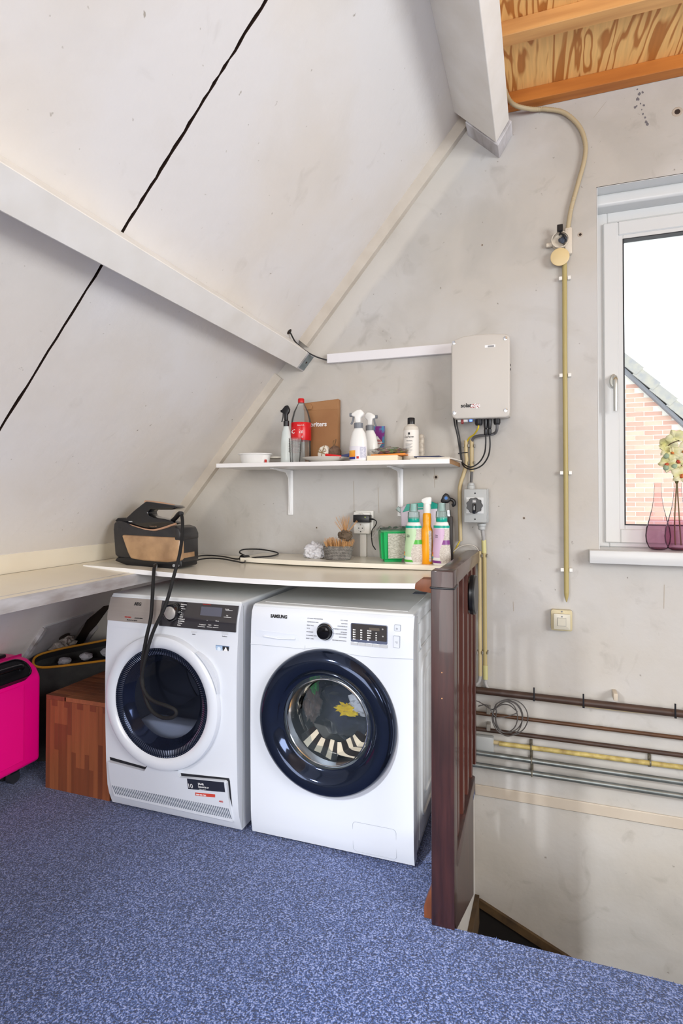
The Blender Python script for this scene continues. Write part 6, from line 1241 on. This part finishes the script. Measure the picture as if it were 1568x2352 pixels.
# ------------------------------------------------------------------ vases and orchid
def vase(xc, hgt, R, label, mts):
    y_ = 2.555; x_ = Q(xc, 1255, y_).x; z_ = 1.0365
    t_ = thing('glass_vase', (x_, y_, z_), label, 'vase', 'purple glass vases on the window sill')
    m = M(); m.cap = False; m.lathe([(0, .004), (R*.5, .001), (R*.72, .006), (R*.95, .030), (R, .055), (R*.93, .085), (R*.72, .120)], (x_, y_, z_), 'z', 44); m.build('vase_belly', mts[0], t_)
    m = M(); m.cap = False; m.lathe([(R*.72, .120), (R*.46, .168), (R*.31, .215), (R*.27, hgt-.012), (R*.31, hgt)], (x_, y_, z_), 'z', 44); m.build('vase_neck', VASEP, t_)
    m = M(); m.lathe([(0, .0015), (R*.5, .0015), (R*.70, .008), (R*.5, .010), (0, .009)], (x_, y_, z_), 'z', 40); m.build('vase_base', mts[1], t_)
    return x_, y_, z_
B1 = thin_glass('dark_plum_base', (.66, .36, .48), rough=.03, body=(80, 34, 54), bf=.2)
vase(1511, .268, .0455, 'empty purple glass vase on the window sill', (VASE, B1))
vx, vy, vz = vase(1557, .268, .048, 'purple glass vase holding artificial orchid on window sill', (VASE2, B1))
orc = thing('orchid', (vx, vy, vz+.02), 'artificial pale yellow orchid spray standing in the glass vase', 'flower')
STEM = mat('olive_stem', (104, 96, 56), .6); OY = 2.54
m = M(); m.tube([(vx-.010, vy, vz+.02), (vx-.012, vy-.002, vz+.12), (vx-.004, vy-.004, vz+.27), Q(1552, 1110, OY), Q(1541, 1070, OY), Q(1538, 1035, OY), Q(1548, 1015, OY)], .0026, 8, 5); m.tube([(vx+.010, vy, vz+.02), (vx+.004, vy, vz+.14), (vx-.002, vy, vz+.27), Q(1556, 1108, OY), Q(1568, 1050, OY), Q(1570, 1010, OY)], .0026, 8, 5); stm = m.build('stem', STEM, orc)
m = M(); m.tube([Q(1538, 1066, 2.52), Q(1535, 1076, 2.515), Q(1528, 1072, 2.51)], .0016, 6); m.tube([Q(1540, 1040, 2.52), Q(1533, 1044, 2.51), Q(1530, 1048, 2.51)], .0016, 6); m.tube([Q(1533, 1024, 2.51), Q(1542, 1018, 2.505), Q(1555, 1013, 2.505), Q(1559, 1012, 2.50)], .0018, 6); m.build('twig', mat('brown_twig', (70, 52, 36), .7), orc)
for x, y in ((1530, 1047), (1529, 1074), (1548, 1071)): m = M(); m.blob(Q(x, y, 2.505), (.010, .008, .011), x, .1, 1, 3); m.build('bud', mat('grey_green_bud', (140, 158, 130), .6), orc)
PET = mat('orchid_petal', (206, 202, 182), .55, c2=(192, 190, 112), cs=22, cf=.5, sheen=.2); PET2 = mat('orchid_petal_yellow', (196, 192, 120), .55, c2=(210, 206, 182), cs=26, cf=.5)
def flower(x, y, R, rot, tilt, lip=True):
    c = Q(x, y, 2.515+.01*math.sin(x)); fm = Matrix.Translation(c) @ Matrix.Rotation(tilt[0], 4, 'X') @ Matrix.Rotation(tilt[1], 4, 'Z') @ Matrix.Rotation(rot, 4, 'Y')
    for k, (a, w_, l_) in enumerate(((0, .75, 1.), (PI*.40, 1.05, 1.), (-PI*.40, 1.05, 1.), (PI*.76, .65, .95), (-PI*.76, .65, .95))):
        m = M(); vs = []; n1, n2 = 7, 7
        for i in range(n1):
            u = i/(n1-1)
            for j in range(n2):
                v = j/(n2-1)*2-1; hw = w_*R*.5*math.sin(PI*min(1, .12+u*.88))**.6; px_ = v*hw; pz_ = u*R*l_; py_ = -.25*R*math.sin(u*PI*.8)+.22*R*v*v*u+.05*R*math.sin(v*5+k)
                vs.append((px_, py_, pz_))
        m.faces(vs, [(i*n2+j, i*n2+j+1, (i+1)*n2+j+1, (i+1)*n2+j) for i in range(n1-1) for j in range(n2-1)])
        m.bm.transform(fm @ Matrix.Rotation(a, 4, 'Y')); m.build('petal', PET if k in (1, 2) else PET2, orc, 60, recalc=False)
    if lip: m = M(); m.blob((0, 0, 0), (R*.16, R*.2, R*.2), x, .2, 2, 3); m.bm.transform(fm @ Matrix.Translation((0, -R*.22, -R*.12))); m.build('flower_lip', mat('orchid_lip', (176, 40, 52), .5, c2=(214, 150, 60), cs=60, cf=.4), orc)
for a in ((1534, 1022, .036, .3, (.25, -.3), False), (1527, 1034, .032, 1.4, (-.3, .4), False), (1549, 1005, .036, -.4, (.4, .2), False), (1533, 1066, .037, .9, (-.1, -.2)), (1553, 1058, .040, -.6, (.1, .2)), (1563, 1092, .040, .2, (-.2, .3)), (1572, 1035, .040, 1.1, (.2, .2)), (1545, 1042, .030, 2.2, (0, 0))): flower(*a)

for o in list(bpy.data.objects):
    if o.name.endswith('_tmp'): bpy.data.objects.remove(o)
